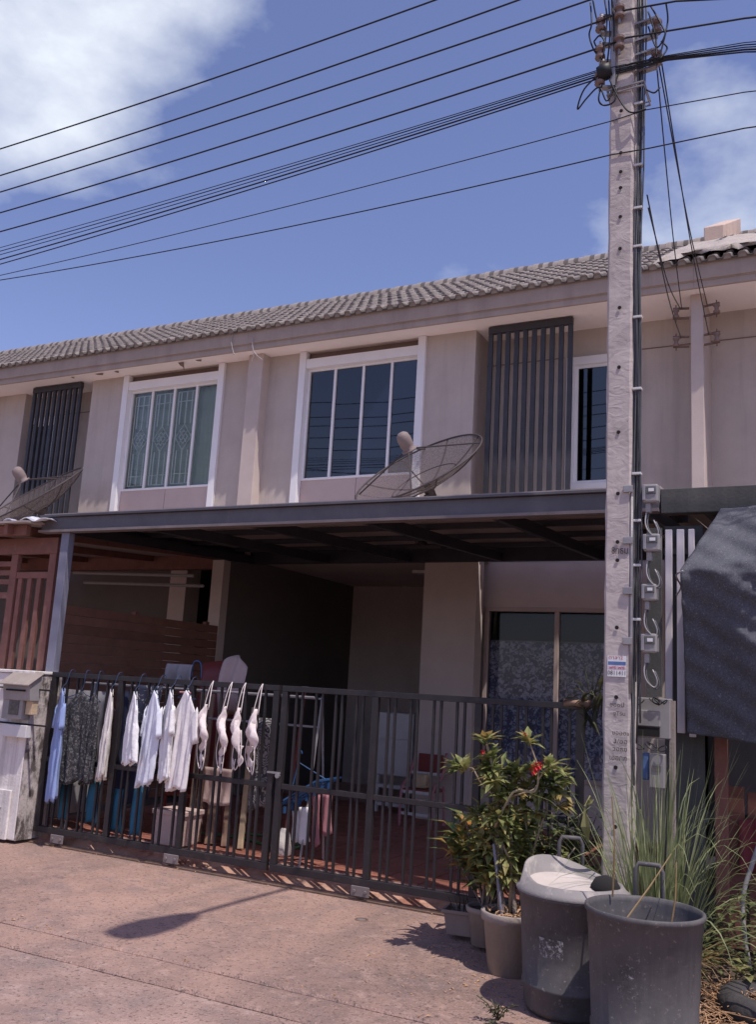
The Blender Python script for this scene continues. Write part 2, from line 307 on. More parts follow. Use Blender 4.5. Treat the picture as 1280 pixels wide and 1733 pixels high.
def glassmat(name, tintc, base, refl, rough=.02):
    """tinted window glass: part clear, part dark film, mirror by Fresnel"""
    m = bpy.data.materials.new(name); m.use_nodes = True; t = m.node_tree; N = t.nodes; l = t.links.new; N.clear()
    o = N.new('ShaderNodeOutputMaterial'); tr = N.new('ShaderNodeBsdfTransparent'); tr.inputs[0].default_value = (*tintc, 1)
    g = N.new('ShaderNodeBsdfGlossy'); g.inputs['Roughness'].default_value = rough; g.inputs[0].default_value = (refl, refl, refl, 1)
    f = N.new('ShaderNodeFresnel'); f.inputs[0].default_value = base
    mx = N.new('ShaderNodeMixShader'); l(f.outputs[0], mx.inputs[0]); l(tr.outputs[0], mx.inputs[1]); l(g.outputs[0], mx.inputs[2]); l(mx.outputs[0], o.inputs[0])
    return m
M['glassdark'] = glassmat('dark_glass', (.20,.21,.24), 1.85, 1)
M['glass'] = glassmat('green_glass', (.90,.93,.90), 1.33, .8)
M['glassclear'] = glassmat('clear_glass', (.88,.89,.92), 1.33, .8)
def netmat(name, col, dens, scale, rough=.8):
    """open weave: thread and hole"""
    m = bpy.data.materials.new(name); m.use_nodes = True; t = m.node_tree; N = t.nodes; l = t.links.new
    p = N['Principled BSDF']; p.inputs['Base Color'].default_value = (*col, 1); p.inputs['Roughness'].default_value = rough
    tr = N.new('ShaderNodeBsdfTransparent'); mx = N.new('ShaderNodeMixShader')
    c = N.new('ShaderNodeTexCoord'); n = N.new('ShaderNodeTexNoise'); n.inputs['Scale'].default_value = scale; n.inputs['Detail'].default_value = 2
    r = N.new('ShaderNodeMapRange'); r.inputs[1].default_value = .35; r.inputs[2].default_value = .65; r.inputs[3].default_value = dens-.15; r.inputs[4].default_value = dens+.15
    l(c.outputs['Object'], n.inputs[0]); l(n.outputs[0], r.inputs[0]); l(r.outputs[0], mx.inputs[0]); l(tr.outputs[0], mx.inputs[1]); l(p.outputs[0], mx.inputs[2]); l(mx.outputs[0], N['Material Output'].inputs[0])
    return m
M['dishmesh'] = netmat('dish_mesh', (.10,.075,.07), .52, 60)
M['dishtube'] = mk('dish_tube', (.06,.048,.048), .6, .15, 8, 0)
M['feed'] = mk('feed_cap', (.24,.185,.175), .7, .12, 8, .1)
M['net'] = mk('shade_net', (.088,.09,.108), .7, .35, 90, .9, 170, bdist=.006, stain=[((.33,.31,.31), 130, .585, .66, (1,1,.6), .8), ((.05,.05,.06), 150, .58, .66, (1,1,.6), .8)])
def patmat(name, a, b, scale, kind='VORONOI', lo=.25, hi=.4):
    m = bpy.data.materials.new(name); m.use_nodes = True; t = m.node_tree; N = t.nodes; l = t.links.new
    p = N['Principled BSDF']; p.inputs['Roughness'].default_value = .9
    c = N.new('ShaderNodeTexCoord')
    if kind == 'VORONOI':
        n = N.new('ShaderNodeTexVoronoi'); n.inputs['Scale'].default_value = scale; o = n.outputs['Distance']
    else:
        n = N.new('ShaderNodeTexWave'); n.inputs['Scale'].default_value = scale; n.inputs['Distortion'].default_value = 6; n.inputs['Detail'].default_value = 3; n.bands_direction = 'Z'; o = n.outputs['Fac']
    r = N.new('ShaderNodeMapRange'); r.inputs[1].default_value = lo; r.inputs[2].default_value = hi
    x = N.new('ShaderNodeMixRGB'); x.inputs[1].default_value = (*a, 1); x.inputs[2].default_value = (*b, 1)
    dn = N.new('ShaderNodeTexNoise'); dn.inputs['Scale'].default_value = scale*.9; dn.inputs['Detail'].default_value = 3; l(c.outputs['Object'], dn.inputs[0])
    dm = N.new('ShaderNodeMixRGB'); dm.blend_type = 'LINEAR_LIGHT'; dm.inputs[0].default_value = 2.2/scale; l(c.outputs['Object'], dm.inputs[1]); l(dn.outputs['Color'], dm.inputs[2])
    l(dm.outputs[0], n.inputs['Vector']); l(o, r.inputs[0]); l(r.outputs[0], x.inputs[0]); l(x.outputs[0], p.inputs['Base Color'])
    return m
M['zebra'] = patmat('black_white_print', (.17,.16,.16), (.025,.025,.028), 34, 'VORONOI', .18, .52)
M['zigzag'] = patmat('grey_zigzag_print', (.06,.055,.06), (.32,.30,.30), 7, 'WAVE', .4, .6)
M['floral'] = patmat('floral_curtain', (.66,.68,.76), (.15,.16,.24), 15, 'VORONOI', .30, .62)
M['checked'] = patmat('blue_print_cloth', (.30,.28,.30), (.03,.035,.07), 22, 'VORONOI', .25, .4)

# ------------------------------------------------------------------ ground, road, driveway
def struct(o): o['kind'] = 'structure'; return o
struct(MB().add([(-300,-300,-.12),(300,-300,-.12),(300,300,-.12),(-300,300,-.12)], [(0,1,2,3)]).build('ground', M['soil']))
YG = 6.39
def jag(n, x0, x1, y, amp, seed):
    rnd = random.Random(seed); return [(x0+(x1-x0)*i/n, y+rnd.uniform(-amp, amp)) for i in range(n+1)]
def slab(name, mat, lo, hi, zlo, zhi, th=.2):
    """a slab between two ragged edges that run along x; worn, rounded lips at both"""
    b = MB(); n = len(lo)-1; vs = []
    for (xa, ya), (xb, yb) in zip(lo, hi):
        vs += [(xa,ya,zlo-th),(xa,ya,zlo-.012),(xa,ya+.014,zlo),(xa,ya*.5+yb*.5,(zlo+zhi)/2+.004),(xb,yb-.012,zhi),(xb,yb,zhi-.01),(xb,yb,zhi-th)]
    fs = []
    for i in range(n):
        for k in range(6): fs.append((i*7+k, (i+1)*7+k, (i+1)*7+k+1, i*7+k+1))
    b.add(vs, fs); return struct(b.build(name, mat))
slab('driveway', M['concrete'], jag(140, -24, -1.25, 4.385, .007, 1), jag(140, -24, -1.25, 6.33, .003, 2), -.035, -.03)
slab('gutter_strip', M['concrete'], jag(160, -24, 8, 4.082, .009, 3), jag(160, -24, 8, 4.395, .006, 4), -.052, -.050)
slab('road', M['road'], jag(160, -24, 8, -7, .006, 5), jag(160, -24, 8, 4.056, .009, 6), -.05, -.053)
vb = MB()
rv = random.Random(4)
vb.grid(lambda u, v: (-1.27+u*5.3, 4.40+v*2.2, -.035+.035*v+.05*max(0, math.sin(u*3.1)*math.sin(v*3.1))*.6+rv.uniform(-.012, .012)), 60, 26)
struct(vb.build('verge_soil', M['soil'], smooth=True))

# porch floor with its tiles
fl = struct(MB().box(-7.0, -1.42, 6.60, 12.6, -.2, .080).build('porch_floor', M['grout']))
rmp = MB(); rmp.add([(-7.0,6.376,-.2),(-1.42,6.376,-.2),(-1.42,6.376,-.028),(-7.0,6.376,-.028),(-1.42,6.598,.066),(-7.0,6.598,.066),(-1.42,6.598,-.2),(-7.0,6.598,-.2)], [(0,1,2,3),(3,2,4,5),(5,4,6,7),(1,6,4,2),(0,3,5,7)])
struct(rmp.build('threshold_ramp', M['ramp']))
TS = .31
tb = MB(); g = .007
tb.box(-TS/2+g, TS/2-g, -TS/2+g, TS/2-g, -.01, .0085)
t0 = tb.build('floor_tile', M['floortile'], fl); first = True
for j in range(13):
    for i in range(18):
        x = -6.98 + TS*(i+.5); y = 6.604 + TS*(j+.5)
        if x > -1.45: continue
        o = t0 if first else inst(t0, fl)
        o.location = (x, y, .080+random.uniform(-.0008, .0008)); first = False
# guide rail of the sliding gate
rb = MB(); rb.box(-7.0, -1.5, 6.331, 6.375, -.06, -.021); rb.box(-7.0, -1.5, 6.354, 6.364, -.021, -.008)
struct(rb.build('gate_track', M['rust']))

# ------------------------------------------------------------------ the row of townhouses
XP = [-18.40, -12.73, -7.06, -1.39, 4.28]
ZS, YB, YR, YFIN, YFA = 5.81, 9.87, 10.28, 9.70, 9.50
# roof tile: two waves, 12 mm thick
TWD, TLN, PIT = .2984, .40, R(29.6)
def tile_mesh(eave=False):
    b = MB(); n = 24; vs = []
    for s in range(2):
        for j in range(2):
            for i in range(n+1):
                x = TWD*1.03*i/n; ph = (x/(TWD/2)) % 1.0
                q_ = min(1, max(0, (abs(ph-.28)-.22)/.10)); q_ = q_*q_*(3-2*q_)      # broad flat crest, narrow channel
                h = .040*(1-q_) + (.004*math.cos((ph-.28)*7) if q_ < .5 else 0)
                vs.append((x, j*TLN, h + (0 if s == 0 else -.014) + (.014 if j == 0 else 0)))
    m = n+1; fs = []
    for i in range(n):
        fs.append((i, i+1, m+i+1, m+i)); fs.append((i, 2*m+i, 2*m+i+1, i+1))
    if eave:                                             # mortar pointing in the hollows of the lowest course
        k0 = len(vs); vs += [(vs[2*m+i][0], .012, vs[2*m+i][2]+.001) for i in range(m)] + [(vs[2*m+i][0], .012, -.004) for i in range(m)]
        fs += [(k0+i, k0+m+i, k0+m+i+1, k0+i+1) for i in range(n)]
    b.add(vs, fs); return b
def screen(parent, x0, x1, y, z0, z1, n=10):
    """steel privacy screen: top plate, frame, slats with gaps showing over them"""
    top = MB(); top.box(x0, x1, y-.03, y+.03, z1-.085, z1)
    fr = top.build('screen_frame', M['darkmetal'], parent, bevel=.004)
    w = (x1-x0)/(n*2-1)*1.0; p = (x1-x0-w)/(n-1)
    sb = MB(); sb.box(-w/2, w/2, -.02, .02, z0-z1+.0, -.085)
    s0 = None
    for i in range(n):
        wide = i in (0, n-1)
        if s0 is None: o = s0 = sb.build('slat', M['darkmetal'], fr, base=(0,0,0), bevel=.003)
        else: o = inst(s0, fr)
        o.location = Vector((x0+w/2+p*i, y, z1)) - root_base(parent)
        o.rotation_euler = (0, random.uniform(-.002, .002), 0)
    b = MB(); b.box(x0+w, x1-w, y+.03, y+.06, z0+.10, z0+.15); b.build('screen_rail', M['darkmetal'], fr)
def window4(parent, x0, x1, z0, z1, y, glass, mull, curtain=None, grille=False):
    """aluminium window of four lights with frame, mullions and panes"""
    f = MB(); t = .03
    f.box(x0, x1, y-.03, y+.03, z0, z0+t); f.box(x0, x1, y-.03, y+.03, z1-t, z1); f.box(x0, x0+t, y-.03, y+.03, z0+t, z1-t); f.box(x1-t, x1, y-.03, y+.03, z0+t, z1-t)
    w = f.build('window', M['trim'], parent, bevel=.003)
    xs = [x0+t] + mull + [x1-t]
    for m in mull: MB().box(m-.016, m+.016, y-.026, y+.026, z0+t, z1-t).build('mullion', M['trim'], w)
    for a, b in zip(xs[:-1], xs[1:]):
        pb_ = MB().box(a+.012, b-.012, y-.003, y+.003, z0+t, z1-t); k1, k2 = random.uniform(-.006,.006), random.uniform(-.008,.008)
        for v_ in pb_.v: v_.y += (v_.z-(z0+z1)/2)*k1+(v_.x-(a+b)/2)*k2
        pb_.build('pane', glass, w)
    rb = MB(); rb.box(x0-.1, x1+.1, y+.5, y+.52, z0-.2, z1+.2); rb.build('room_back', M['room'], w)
    if curtain:
        c = MB(); c.grid(lambda u, v: (x0+.02+u*(x1-x0-.04), y+.085+.012*math.sin(u*70)+.008*math.sin(u*31+v*2), z0+.01+v*(z1-z0-.02)), 120, 2)
        c.build('curtain', curtain, w, smooth=True)
    if grille:
        for k, (a, b) in enumerate(zip(xs[:-1], xs[1:])):
            if k == 3: continue
            g_ = MB(); yy = y+.02; cx = (a+b)/2; h = z1-z0; r = .005
            def ln(p, q): g_.bar((p[0], yy, p[1]), (q[0], yy, q[1]), .017, .008)
            for dx in (-.10, 0, .10):
                ln((cx+dx, z0+.08), (cx+dx, z0+.5*h-.19)); ln((cx+dx, z0+.5*h+.19), (cx+dx, z1-.08))
            for zz in (z0+.08, z1-.08): ln((cx-.15, zz), (cx+.15, zz))
            for zz in (z0+.22, z1-.22): ln((cx-.13, zz), (cx+.13, zz))
            ln((cx-.15, z0+.08), (cx-.15, z1-.08)); ln((cx+.15, z0+.08), (cx+.15, z1-.08))
            mz = z0+.5*h
            for s_ in (.19, .10):
                P = [(cx, mz+s_), (cx+s_*.75, mz), (cx, mz-s_), (cx-s_*.75, mz)]
                for q in range(4): ln(P[q], P[(q+1) % 4])
            ln((cx-.07, mz+.1), (cx+.07, mz-.1)); ln((cx-.07, mz-.1), (cx+.07, mz+.1))
            g_.build('grille', M['trim'], w)
    return w
def wall_with_hole(b, x0, x1, z0, z1, hx0, hx1, hz0, hz1, y0, y1):
    b.box(x0, hx0, y0, y1, z0, z1); b.box(hx1, x1, y0, y1, z0, z1); b.box(hx0, hx1, y0, y1, hz1, z1); b.box(hx0, hx1, y0, y1, z0, hz0)
def house(idx, label, mirror, glass, mull_f, curtain, grille):
    xa, xb = XP[idx], XP[idx+1]
    h = thing('townhouse', label, 'house', ((xa+xb)/2, YB, 0), 'two-storey townhouses in the row')
    fx = (lambda d: xb-.115-d) if mirror else (lambda d: xa+.115+d)       # d measured from the bay side party wall
    def sp(a, b): p, q = fx(a), fx(b); return min(p, q), max(p, q)
    # bay: outer wall
    bx0, bx1 = sp(0, 2.98); wx0, wx1 = sp(.54, 2.29)
    b = MB(); wall_with_hole(b, bx0, bx1, 3.02, ZS, wx0, wx1, 3.74, 5.80, YB, YB+.24)
    b.build('bay_wall', M['wallrough'], h)
    r0, r1 = sp(2.78, 2.98)
    MB().box(r0, r1, YB+.242, YR+.3, 3.02, ZS).build('bay_return', M['wall'], h)
    # recessed wall with its small window opening
    c0, c1 = sp(2.982, 5.50); n0, n1 = sp(4.10, 4.62)
    b = MB(); wall_with_hole(b, c0, c1, 3.02, ZS, n0+.0, n1, 3.92, 5.42, YR, YR+.2)
    b.build('recess_wall', M['wall'], h)
    b = MB(); b.box(c0, n0-.14, YR-.006, YR-.001, 5.475, 5.487); b.build('wall_groove', M['brownstrip'], h)
    MB().box(n1+.14, c1, YR-.006, YR-.001, 5.475, 5.487).build('wall_groove', M['brownstrip'], h)
    # small window
    f = MB(); t = .10
    for bx in ((n0-t, n1+t, 5.36, 5.46), (n0-t, n1+t, 3.86, 3.93), (n0-t, n0, 3.93, 5.36), (n1, n1+t, 3.93, 5.36)): f.box(bx[0], bx[1], YR-.05, YR+.02, bx[2], bx[3])
    sw = f.build('window', M['trim'], h, bevel=.004)
    f = MB(); t = .035
    for bx in ((n0, n1, 5.325, 5.36), (n0, n1, 3.93, 3.965), (n0, n0+t, 3.965, 5.325), (n1-t, n1, 3.965, 5.325)): f.box(bx[0], bx[1], YR-.015, YR+.03, bx[2], bx[3])
    f.build('sash', M['trim'], sw)
    MB().box(n0+t, n1-t, YR+.002, YR+.008, 3.965, 5.325).build('pane', M['glassdark'], sw)
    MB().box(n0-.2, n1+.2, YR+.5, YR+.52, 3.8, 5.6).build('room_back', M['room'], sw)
    # window surround: two white uprights to the soffit, cross band, brown strip above
    for s_ in (wx0-.04, wx1-.06): MB().box(s_, s_+.10, YB-.045, YB+.05, 3.70, ZS-.004).build('window_upright', M['trim'], h, bevel=.004)
    MB().box(wx0+.061, wx1-.061, YB-.03, YB+.08, 5.575, 5.70).build('window_head', M['trim'], h, bevel=.004)
    MB().box(wx0+.061, wx1-.061, YB+.06, YB+.09, 5.70, ZS-.004).build('head_strip', M['brownstrip'], h)
    pb = MB(); mid = (wx0+wx1)/2; pb.box(wx0+.061, mid-.004, YB+.05, YB+.10, 3.72, 4.07); pb.box(mid+.004, wx1-.061, YB+.05, YB+.10, 3.72, 4.07); pb.build('sill_panel', M['panel'], h)
    mull = [wx0+.061+(wx1-wx0-.122)*f_ for f_ in mull_f]
    window4(h, wx0+.061, wx1-.061, 4.07, 5.575, YB+.07, glass, mull, curtain, grille)
    # screen in front of the recess
    s0, s1 = sp(3.16, 4.18); screen(h, s0, s1, YB-.03, 3.50, 5.795)
    # soffit and fascia boards
    MB().box(xa+.001, xb-.001, YFA+.03, YR+.19, ZS, ZS+.05).build('soffit', M['soffit'], h)
    MB().box(xa+.001, xb-.001, YFA, YFA+.03, 5.79, 5.872).build('fascia', M['fascia'], h)
    MB().box(xa+.001, xb-.001, YFA-.022, YFA+.03, 5.874, 6.058).build('fascia', M['fascia'], h)
    # roof body, tiles, ridge
    ye, ze = 9.435, 6.028; sp_, cp = math.sin(PIT), math.cos(PIT); RL = 3.28
    yr, zr = ye+RL*cp, ze+RL*sp_
    b = MB(); b.add([(xa,ye+.06,ze+.0),(xb,ye+.06,ze+.0),(xb,yr,zr-.03),(xa,yr,zr-.03),(xa,yr+3.6,zr-1.9),(xb,yr+3.6,zr-1.9),(xa,ye+.06,5.86),(xb,ye+.06,5.86),(xa,yr+3.6,5.86),(xb,yr+3.6,5.86)],
                     [(0,1,2,3),(3,2,5,4),(0,6,7,1),(0,3,4,8,6),(1,7,9,5,2),(4,5,9,8)])
    roof = b.build('roof', M['fascia'], h)
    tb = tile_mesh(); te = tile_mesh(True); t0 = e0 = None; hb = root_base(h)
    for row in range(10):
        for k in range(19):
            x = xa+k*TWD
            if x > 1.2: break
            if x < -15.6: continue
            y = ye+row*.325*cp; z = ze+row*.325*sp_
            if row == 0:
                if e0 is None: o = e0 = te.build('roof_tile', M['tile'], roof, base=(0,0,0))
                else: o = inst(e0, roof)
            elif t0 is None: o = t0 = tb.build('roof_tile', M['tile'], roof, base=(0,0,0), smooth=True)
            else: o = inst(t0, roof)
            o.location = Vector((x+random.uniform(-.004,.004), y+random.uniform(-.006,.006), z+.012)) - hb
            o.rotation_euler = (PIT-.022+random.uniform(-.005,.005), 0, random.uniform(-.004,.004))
    rg = MB(); n = 8
    for j in range(2):
        rg.add([], [])
    vs = [(j*.40, .135*math.cos(math.pi*i/n), .135*math.sin(math.pi*i/n)*(.9 if j else 1.0)) for j in range(2) for i in range(n+1)]
    rg.add(vs, [(i, i+1, n+2+i, n+1+i) for i in range(n)] + [tuple(range(n+1))])
    r0_ = None
    for k in range(15):
        x = xa+k*.378
        if x > 1.5: break
        if x < -15.6: continue
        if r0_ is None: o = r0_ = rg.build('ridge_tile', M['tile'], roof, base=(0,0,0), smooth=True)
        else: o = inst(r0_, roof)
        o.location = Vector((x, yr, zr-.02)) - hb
    # side, back and floor so the house is a body
    b = MB(); b.box(xa+.12, xb-.12, YR+4.2, YR+4.3, 0, ZS); b.build('rear_wall', M['darkwall'], h)
    return h
hD = house(0, 'far left townhouse whose roof end closes the row, mostly out of frame', False, M['glassdark'], [.25, .50, .75], None, False)
hA = house(1, 'left townhouse with green curtained window and diamond grille', True, M['glass'], [.25, .50, .745], M['curtaingreen'], True)
hB = house(2, 'middle townhouse with dark four-pane window above the carport', False, M['glassdark'], [.253, .51, .76], None, False)
hC = house(3, 'right townhouse behind the concrete utility pole, mostly out of frame', True, M['glassdark'], [.25, .50, .75], None, False)
# party walls with their projecting fins belong to the houses
def party(h, x0, x1):
    MB().box(x0, x1, YFIN, YB+.6, 3.02, ZS-.002).build('party_fin', M['fin'], h, bevel=.006)
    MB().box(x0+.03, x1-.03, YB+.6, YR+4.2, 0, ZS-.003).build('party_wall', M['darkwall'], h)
party(hA, -12.86, -12.62); party(hB, -7.175, -6.945); party(hC, -1.455, -1.325)
# left end wall of A beyond its screen
MB().box(-12.61, -11.74, 10.02, 10.279, 3.02, ZS-.003).build('end_wall', M['wall'], hA)
# torn flakes and a loose wire under the eaves of A
for k, (px, py, dx, dz) in enumerate([(300,627,.10,-.07),(306,634,.03,-.12),(160,638,.16,-.02),(192,637,.08,-.02),(330,616,.10,-.015),(120,637,.05,-.01)]):
    p = at(px, py, Y=9.62); p.z = ZS-.006
    MB().add([p, p+Vector((dx,0,-.004)), p+Vector((dx*.8,.03,dz)), p+Vector((dx*.2,.02,dz*.5))], [(0,1,2,3)]).build('torn_flake', M['brownstrip'], hA, solid=.004)
for pts in ([(393,566),(391,578),(393,590),(396,600)], [(428,572),(427,585),(430,598),(426,612)], [(430,596),(436,603),(444,609)]):
    MB().tube([at(x, y, Y=9.455) for x, y in pts], .006, 5).build('loose_wire', M['conduit'], hB)
# ground floor of the middle house: column, recess wall, sliding window, inner porch
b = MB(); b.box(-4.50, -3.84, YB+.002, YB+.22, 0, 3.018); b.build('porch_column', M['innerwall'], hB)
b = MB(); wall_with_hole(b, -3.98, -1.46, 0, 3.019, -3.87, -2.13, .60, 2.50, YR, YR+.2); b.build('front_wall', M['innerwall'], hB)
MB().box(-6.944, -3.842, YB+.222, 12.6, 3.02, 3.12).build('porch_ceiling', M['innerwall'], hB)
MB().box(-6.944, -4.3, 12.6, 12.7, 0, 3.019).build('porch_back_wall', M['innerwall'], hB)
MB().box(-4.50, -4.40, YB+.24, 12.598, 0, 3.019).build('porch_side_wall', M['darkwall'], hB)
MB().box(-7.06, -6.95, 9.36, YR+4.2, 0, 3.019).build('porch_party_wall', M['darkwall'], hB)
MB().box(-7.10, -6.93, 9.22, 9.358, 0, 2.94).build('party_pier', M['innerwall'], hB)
f = MB(); x0, x1, z0, z1, y = -3.87, -2.13, .60, 2.50, YR-.02
for a in ((x0, x1, z1-.05, z1), (x0, x1, z0, z0+.05), (x0, x0+.05, z0+.05, z1-.05), (x1-.05, x1, z0+.05, z1-.05), (-3.03, -2.98, z0+.05, z1-.05)): f.box(a[0], a[1], y-.02, y+.06, a[2], a[3])
w = f.build('sliding_window', M['panel'], hB, bevel=.004)
for a, c in ((-3.82, -3.03), (-2.98, -2.18)): MB().box(a, c, y+.02, y+.026, z0+.05, z1-.05).build('pane', M['glassclear'], w)
c = MB(); c.grid(lambda u, v: (x0+.05+u*1.64, y+.07+.014*math.sin(u*60), z0+.05+v*1.46), 110, 2); c.build('curtain', M['floral'], w, smooth=True)
MB().tube([(x0+.04, y+.13, 2.12), (x1-.04, y+.13, 2.12)], .008, 6).build('curtain_rail', M['conduit'], w)
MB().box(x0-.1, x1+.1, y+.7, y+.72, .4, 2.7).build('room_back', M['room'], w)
MB().box(-5.1, -4.9, 10.8, 11.0, 2.98, 3.016).build('ceiling_lamp', M['offwhite'], hB)
# ground floor of the left house seen over the slat fence, and of the right one behind the net
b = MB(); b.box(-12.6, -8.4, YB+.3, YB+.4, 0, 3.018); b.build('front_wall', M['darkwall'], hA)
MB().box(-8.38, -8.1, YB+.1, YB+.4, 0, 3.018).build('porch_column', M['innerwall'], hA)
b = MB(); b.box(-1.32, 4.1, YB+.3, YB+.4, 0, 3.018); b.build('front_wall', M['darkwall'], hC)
# parapet and mortar on the right house roof
p0 = at(1180, 418, Y=10.6); p1 = at(1248, 392, Y=11.2)
b = MB(); b.add([(-1.42,10.5,6.55),(-1.20,10.5,6.55),(-1.20,12.4,7.55),(-1.42,12.4,7.55),(-1.42,10.5,6.98),(-1.20,10.5,6.98),(-1.20,12.4,8.02),(-1.42,12.4,8.02)], [(0,3,2,1),(4,5,6,7),(0,1,5,4),(1,2,6,5),(2,3,7,6),(3,0,4,7)])
b.build('parapet', M['parapet'], hC, bevel=.01)
rm = random.Random(3)
def mort(u, v):
    x = -1.85+u*1.35; s = .18+v*2.6
    e = .10*math.sin(math.pi*u)*math.sin(math.pi*min(1, v*1.2+.1))
    if v == 0: s += rm.uniform(-.1, .25); e -= .03
    if u in (0, 1): s = s; e -= .05
    return (x + (.35*v if u < .5 else -.1*v)*(1-2*abs(u-.5)), 9.38+s*math.cos(PIT), 6.04+s*math.sin(PIT)+.055+e+rm.uniform(-.012,.012))
b = MB(); b.grid(mort, 18, 22); b.build('mortar_skirt', M['mortar'], hC, smooth=True)
# service rack on the right fin
for sx in (-1, 1):
    x = -1.39+sx*.075
    for z in (5.60, 5.28):
        k = MB(); k.bar((x, YFIN-.02, z+.05), (x+sx*.16, YFIN-.06, z+.05), .02, .02); k.bar((x, YFIN-.02, z-.06), (x+sx*.16, YFIN-.06, z-.06), .02, .02)
        k.tube([(x+sx*.13, YFIN-.05, z-.10), (x+sx*.13, YFIN-.05, z+.09)], .006, 6)
        rk = k.build('wire_rack', M['rust'], hC)
        MB().lathe([(.012,-.05),(.034,-.05),(.036,-.03),(.022,-.012),(.022,.012),(.036,.03),(.034,.05),(.012,.05)], (x+sx*.13, YFIN-.05, z-.005), 10).build('spool_insulator', M['porcelain'], rk, smooth=True)

# ------------------------------------------------------------------ carport canopy of the middle house
cp_ = thing('carport_canopy', 'dark grey steel carport canopy over the middle driveway', 'canopy', (-4.1, 6.39, 0))
b = MB(); b.box(-7.02, -1.17, 6.38, 6.44, 2.81, 2.935); b.build('front_beam', M['beam'], cp_, bevel=.004)
b = MB(); b.box(-7.02, -1.17, 6.345, 6.45, 2.937, 2.955); b.build('top_lip', M['beam'], cp_)
b = MB(); b.box(-7.02, -1.17, 6.345, 6.45, 2.785, 2.808); b.build('bottom_lip', M['beamrust'], cp_)
MB().add([(-7.02,6.40,2.965),(-1.17,6.40,2.965),(-1.17,9.86,3.16),(-7.02,9.86,3.16)], [(0,1,2,3)]).build('roof_sheet', M['cover'], cp_, solid=.02)
MB().bar((-7.0, 6.46, 2.895), (-7.0, 9.84, 3.085), .045, .15).build('side_beam', M['darkmetal'], cp_)
for k in range(6):
    x = -6.9 + k*1.12; MB().bar((x, 6.46, 2.85), (x, 9.84, 3.02), .05, .10).build('rafter', M['darkmetal'], cp_)
for k in range(4):
    y = 7.0+k*.82; z = 2.93+(y-6.4)*.0565; MB().box(-7.0, -1.2, y-.025, y+.025, z-.03, z+.02).build('purlin', M['darkmetal'], cp_)
MB().box(-7.0, -1.2, 9.78, 9.85, 2.97, 3.142).build('wall_beam', M['darkmetal'], cp_)
MB().box(-6.745, -6.645, 6.385, 6.46, 0, 2.784).build('post', M['postgrey'], cp_, bevel=.005)
MB().box(-1.47, -1.37, 6.385, 6.46, 0, 2.784).build('post', M['postgrey'], cp_, bevel=.005)
# neighbours' carports
ca = thing('carport_canopy', 'brown timber carport roof of the left house with ragged eave', 'canopy', (-9.5, 6.5, 0))
b = MB(); b.bar((-12.5, 6.30, 2.80), (-7.10, 6.30, 2.80), .05, .10); b.build('front_beam', M['brownframe'], ca)
MB().add([(-12.6,6.15,2.86),(-6.98,6.15,2.86),(-6.98,9.86,3.10),(-12.6,9.86,3.10)], [(0,1,2,3)]).build('roof_sheet', M['cover'], ca, solid=.02)
for k in range(5): MB().bar((-7.3-k*1.2, 6.2, 2.80), (-7.3-k*1.2, 9.84, 3.06), .05, .09).build('rafter', M['brownframe'], ca)
MB().box(-12.5, -7.1, 9.7, 9.84, 2.9, 3.075).build('wall_beam', M['brownframe'], ca)
for a_, b_ in (((-8.9, 8.7, 2.72), (-7.12, 8.9, 2.70)), ((-8.9, 8.9, 2.62), (-7.12, 9.1, 2.60))): MB().tube([a_, b_], .02, 8).build('hanging_pipe', M['conduit'], ca)
cc = thing('carport_canopy', 'dark weathered carport beam of the right house behind the shade net', 'canopy', (1, 6.5, 0))
MB().box(-1.16, 4.1, 6.38, 6.46, 2.775, 2.945).build('front_beam', M['darkbeam'], cc, bevel=.004)
MB().add([(-1.14,6.47,2.93),(4.1,6.47,2.93),(4.1,9.86,3.15),(-1.14,9.86,3.15)], [(0,1,2,3)]).build('roof_sheet', M['cover'], cc, solid=.02)
for k in range(4): MB().bar((-.9+k*1.3, 6.48, 2.86), (-.9+k*1.3, 9.84, 3.06), .05, .10).build('rafter', M['darkmetal'], cc)
MB().box(3.9, 4.0, 6.39, 6.45, 0, 2.774).build('post', M['darkbeam'], cc)

# ------------------------------------------------------------------ slat fence between the two carports
sf = thing('slat_fence', 'brown horizontal slat fence between the left and middle carports', 'fence', (-6.97, 8, 0))
sb = MB(); sb.box(-.012, .012, -1.35, 1.35, -.044, .044); s0 = None
for k in range(21):
    o = s0 = sb.build('slat', M['brown'], sf, base=(0,0,0), bevel=.003) if s0 is None else inst(s0, sf)
    o.location = (.02+random.uniform(-.002,.002), -.13, .22+k*.093)
for y in (6.62, 7.8, 9.05): MB().box(-7.02, -6.965, y-.03, y+.03, 0, 2.16).build('post', M['brownframe'], sf)
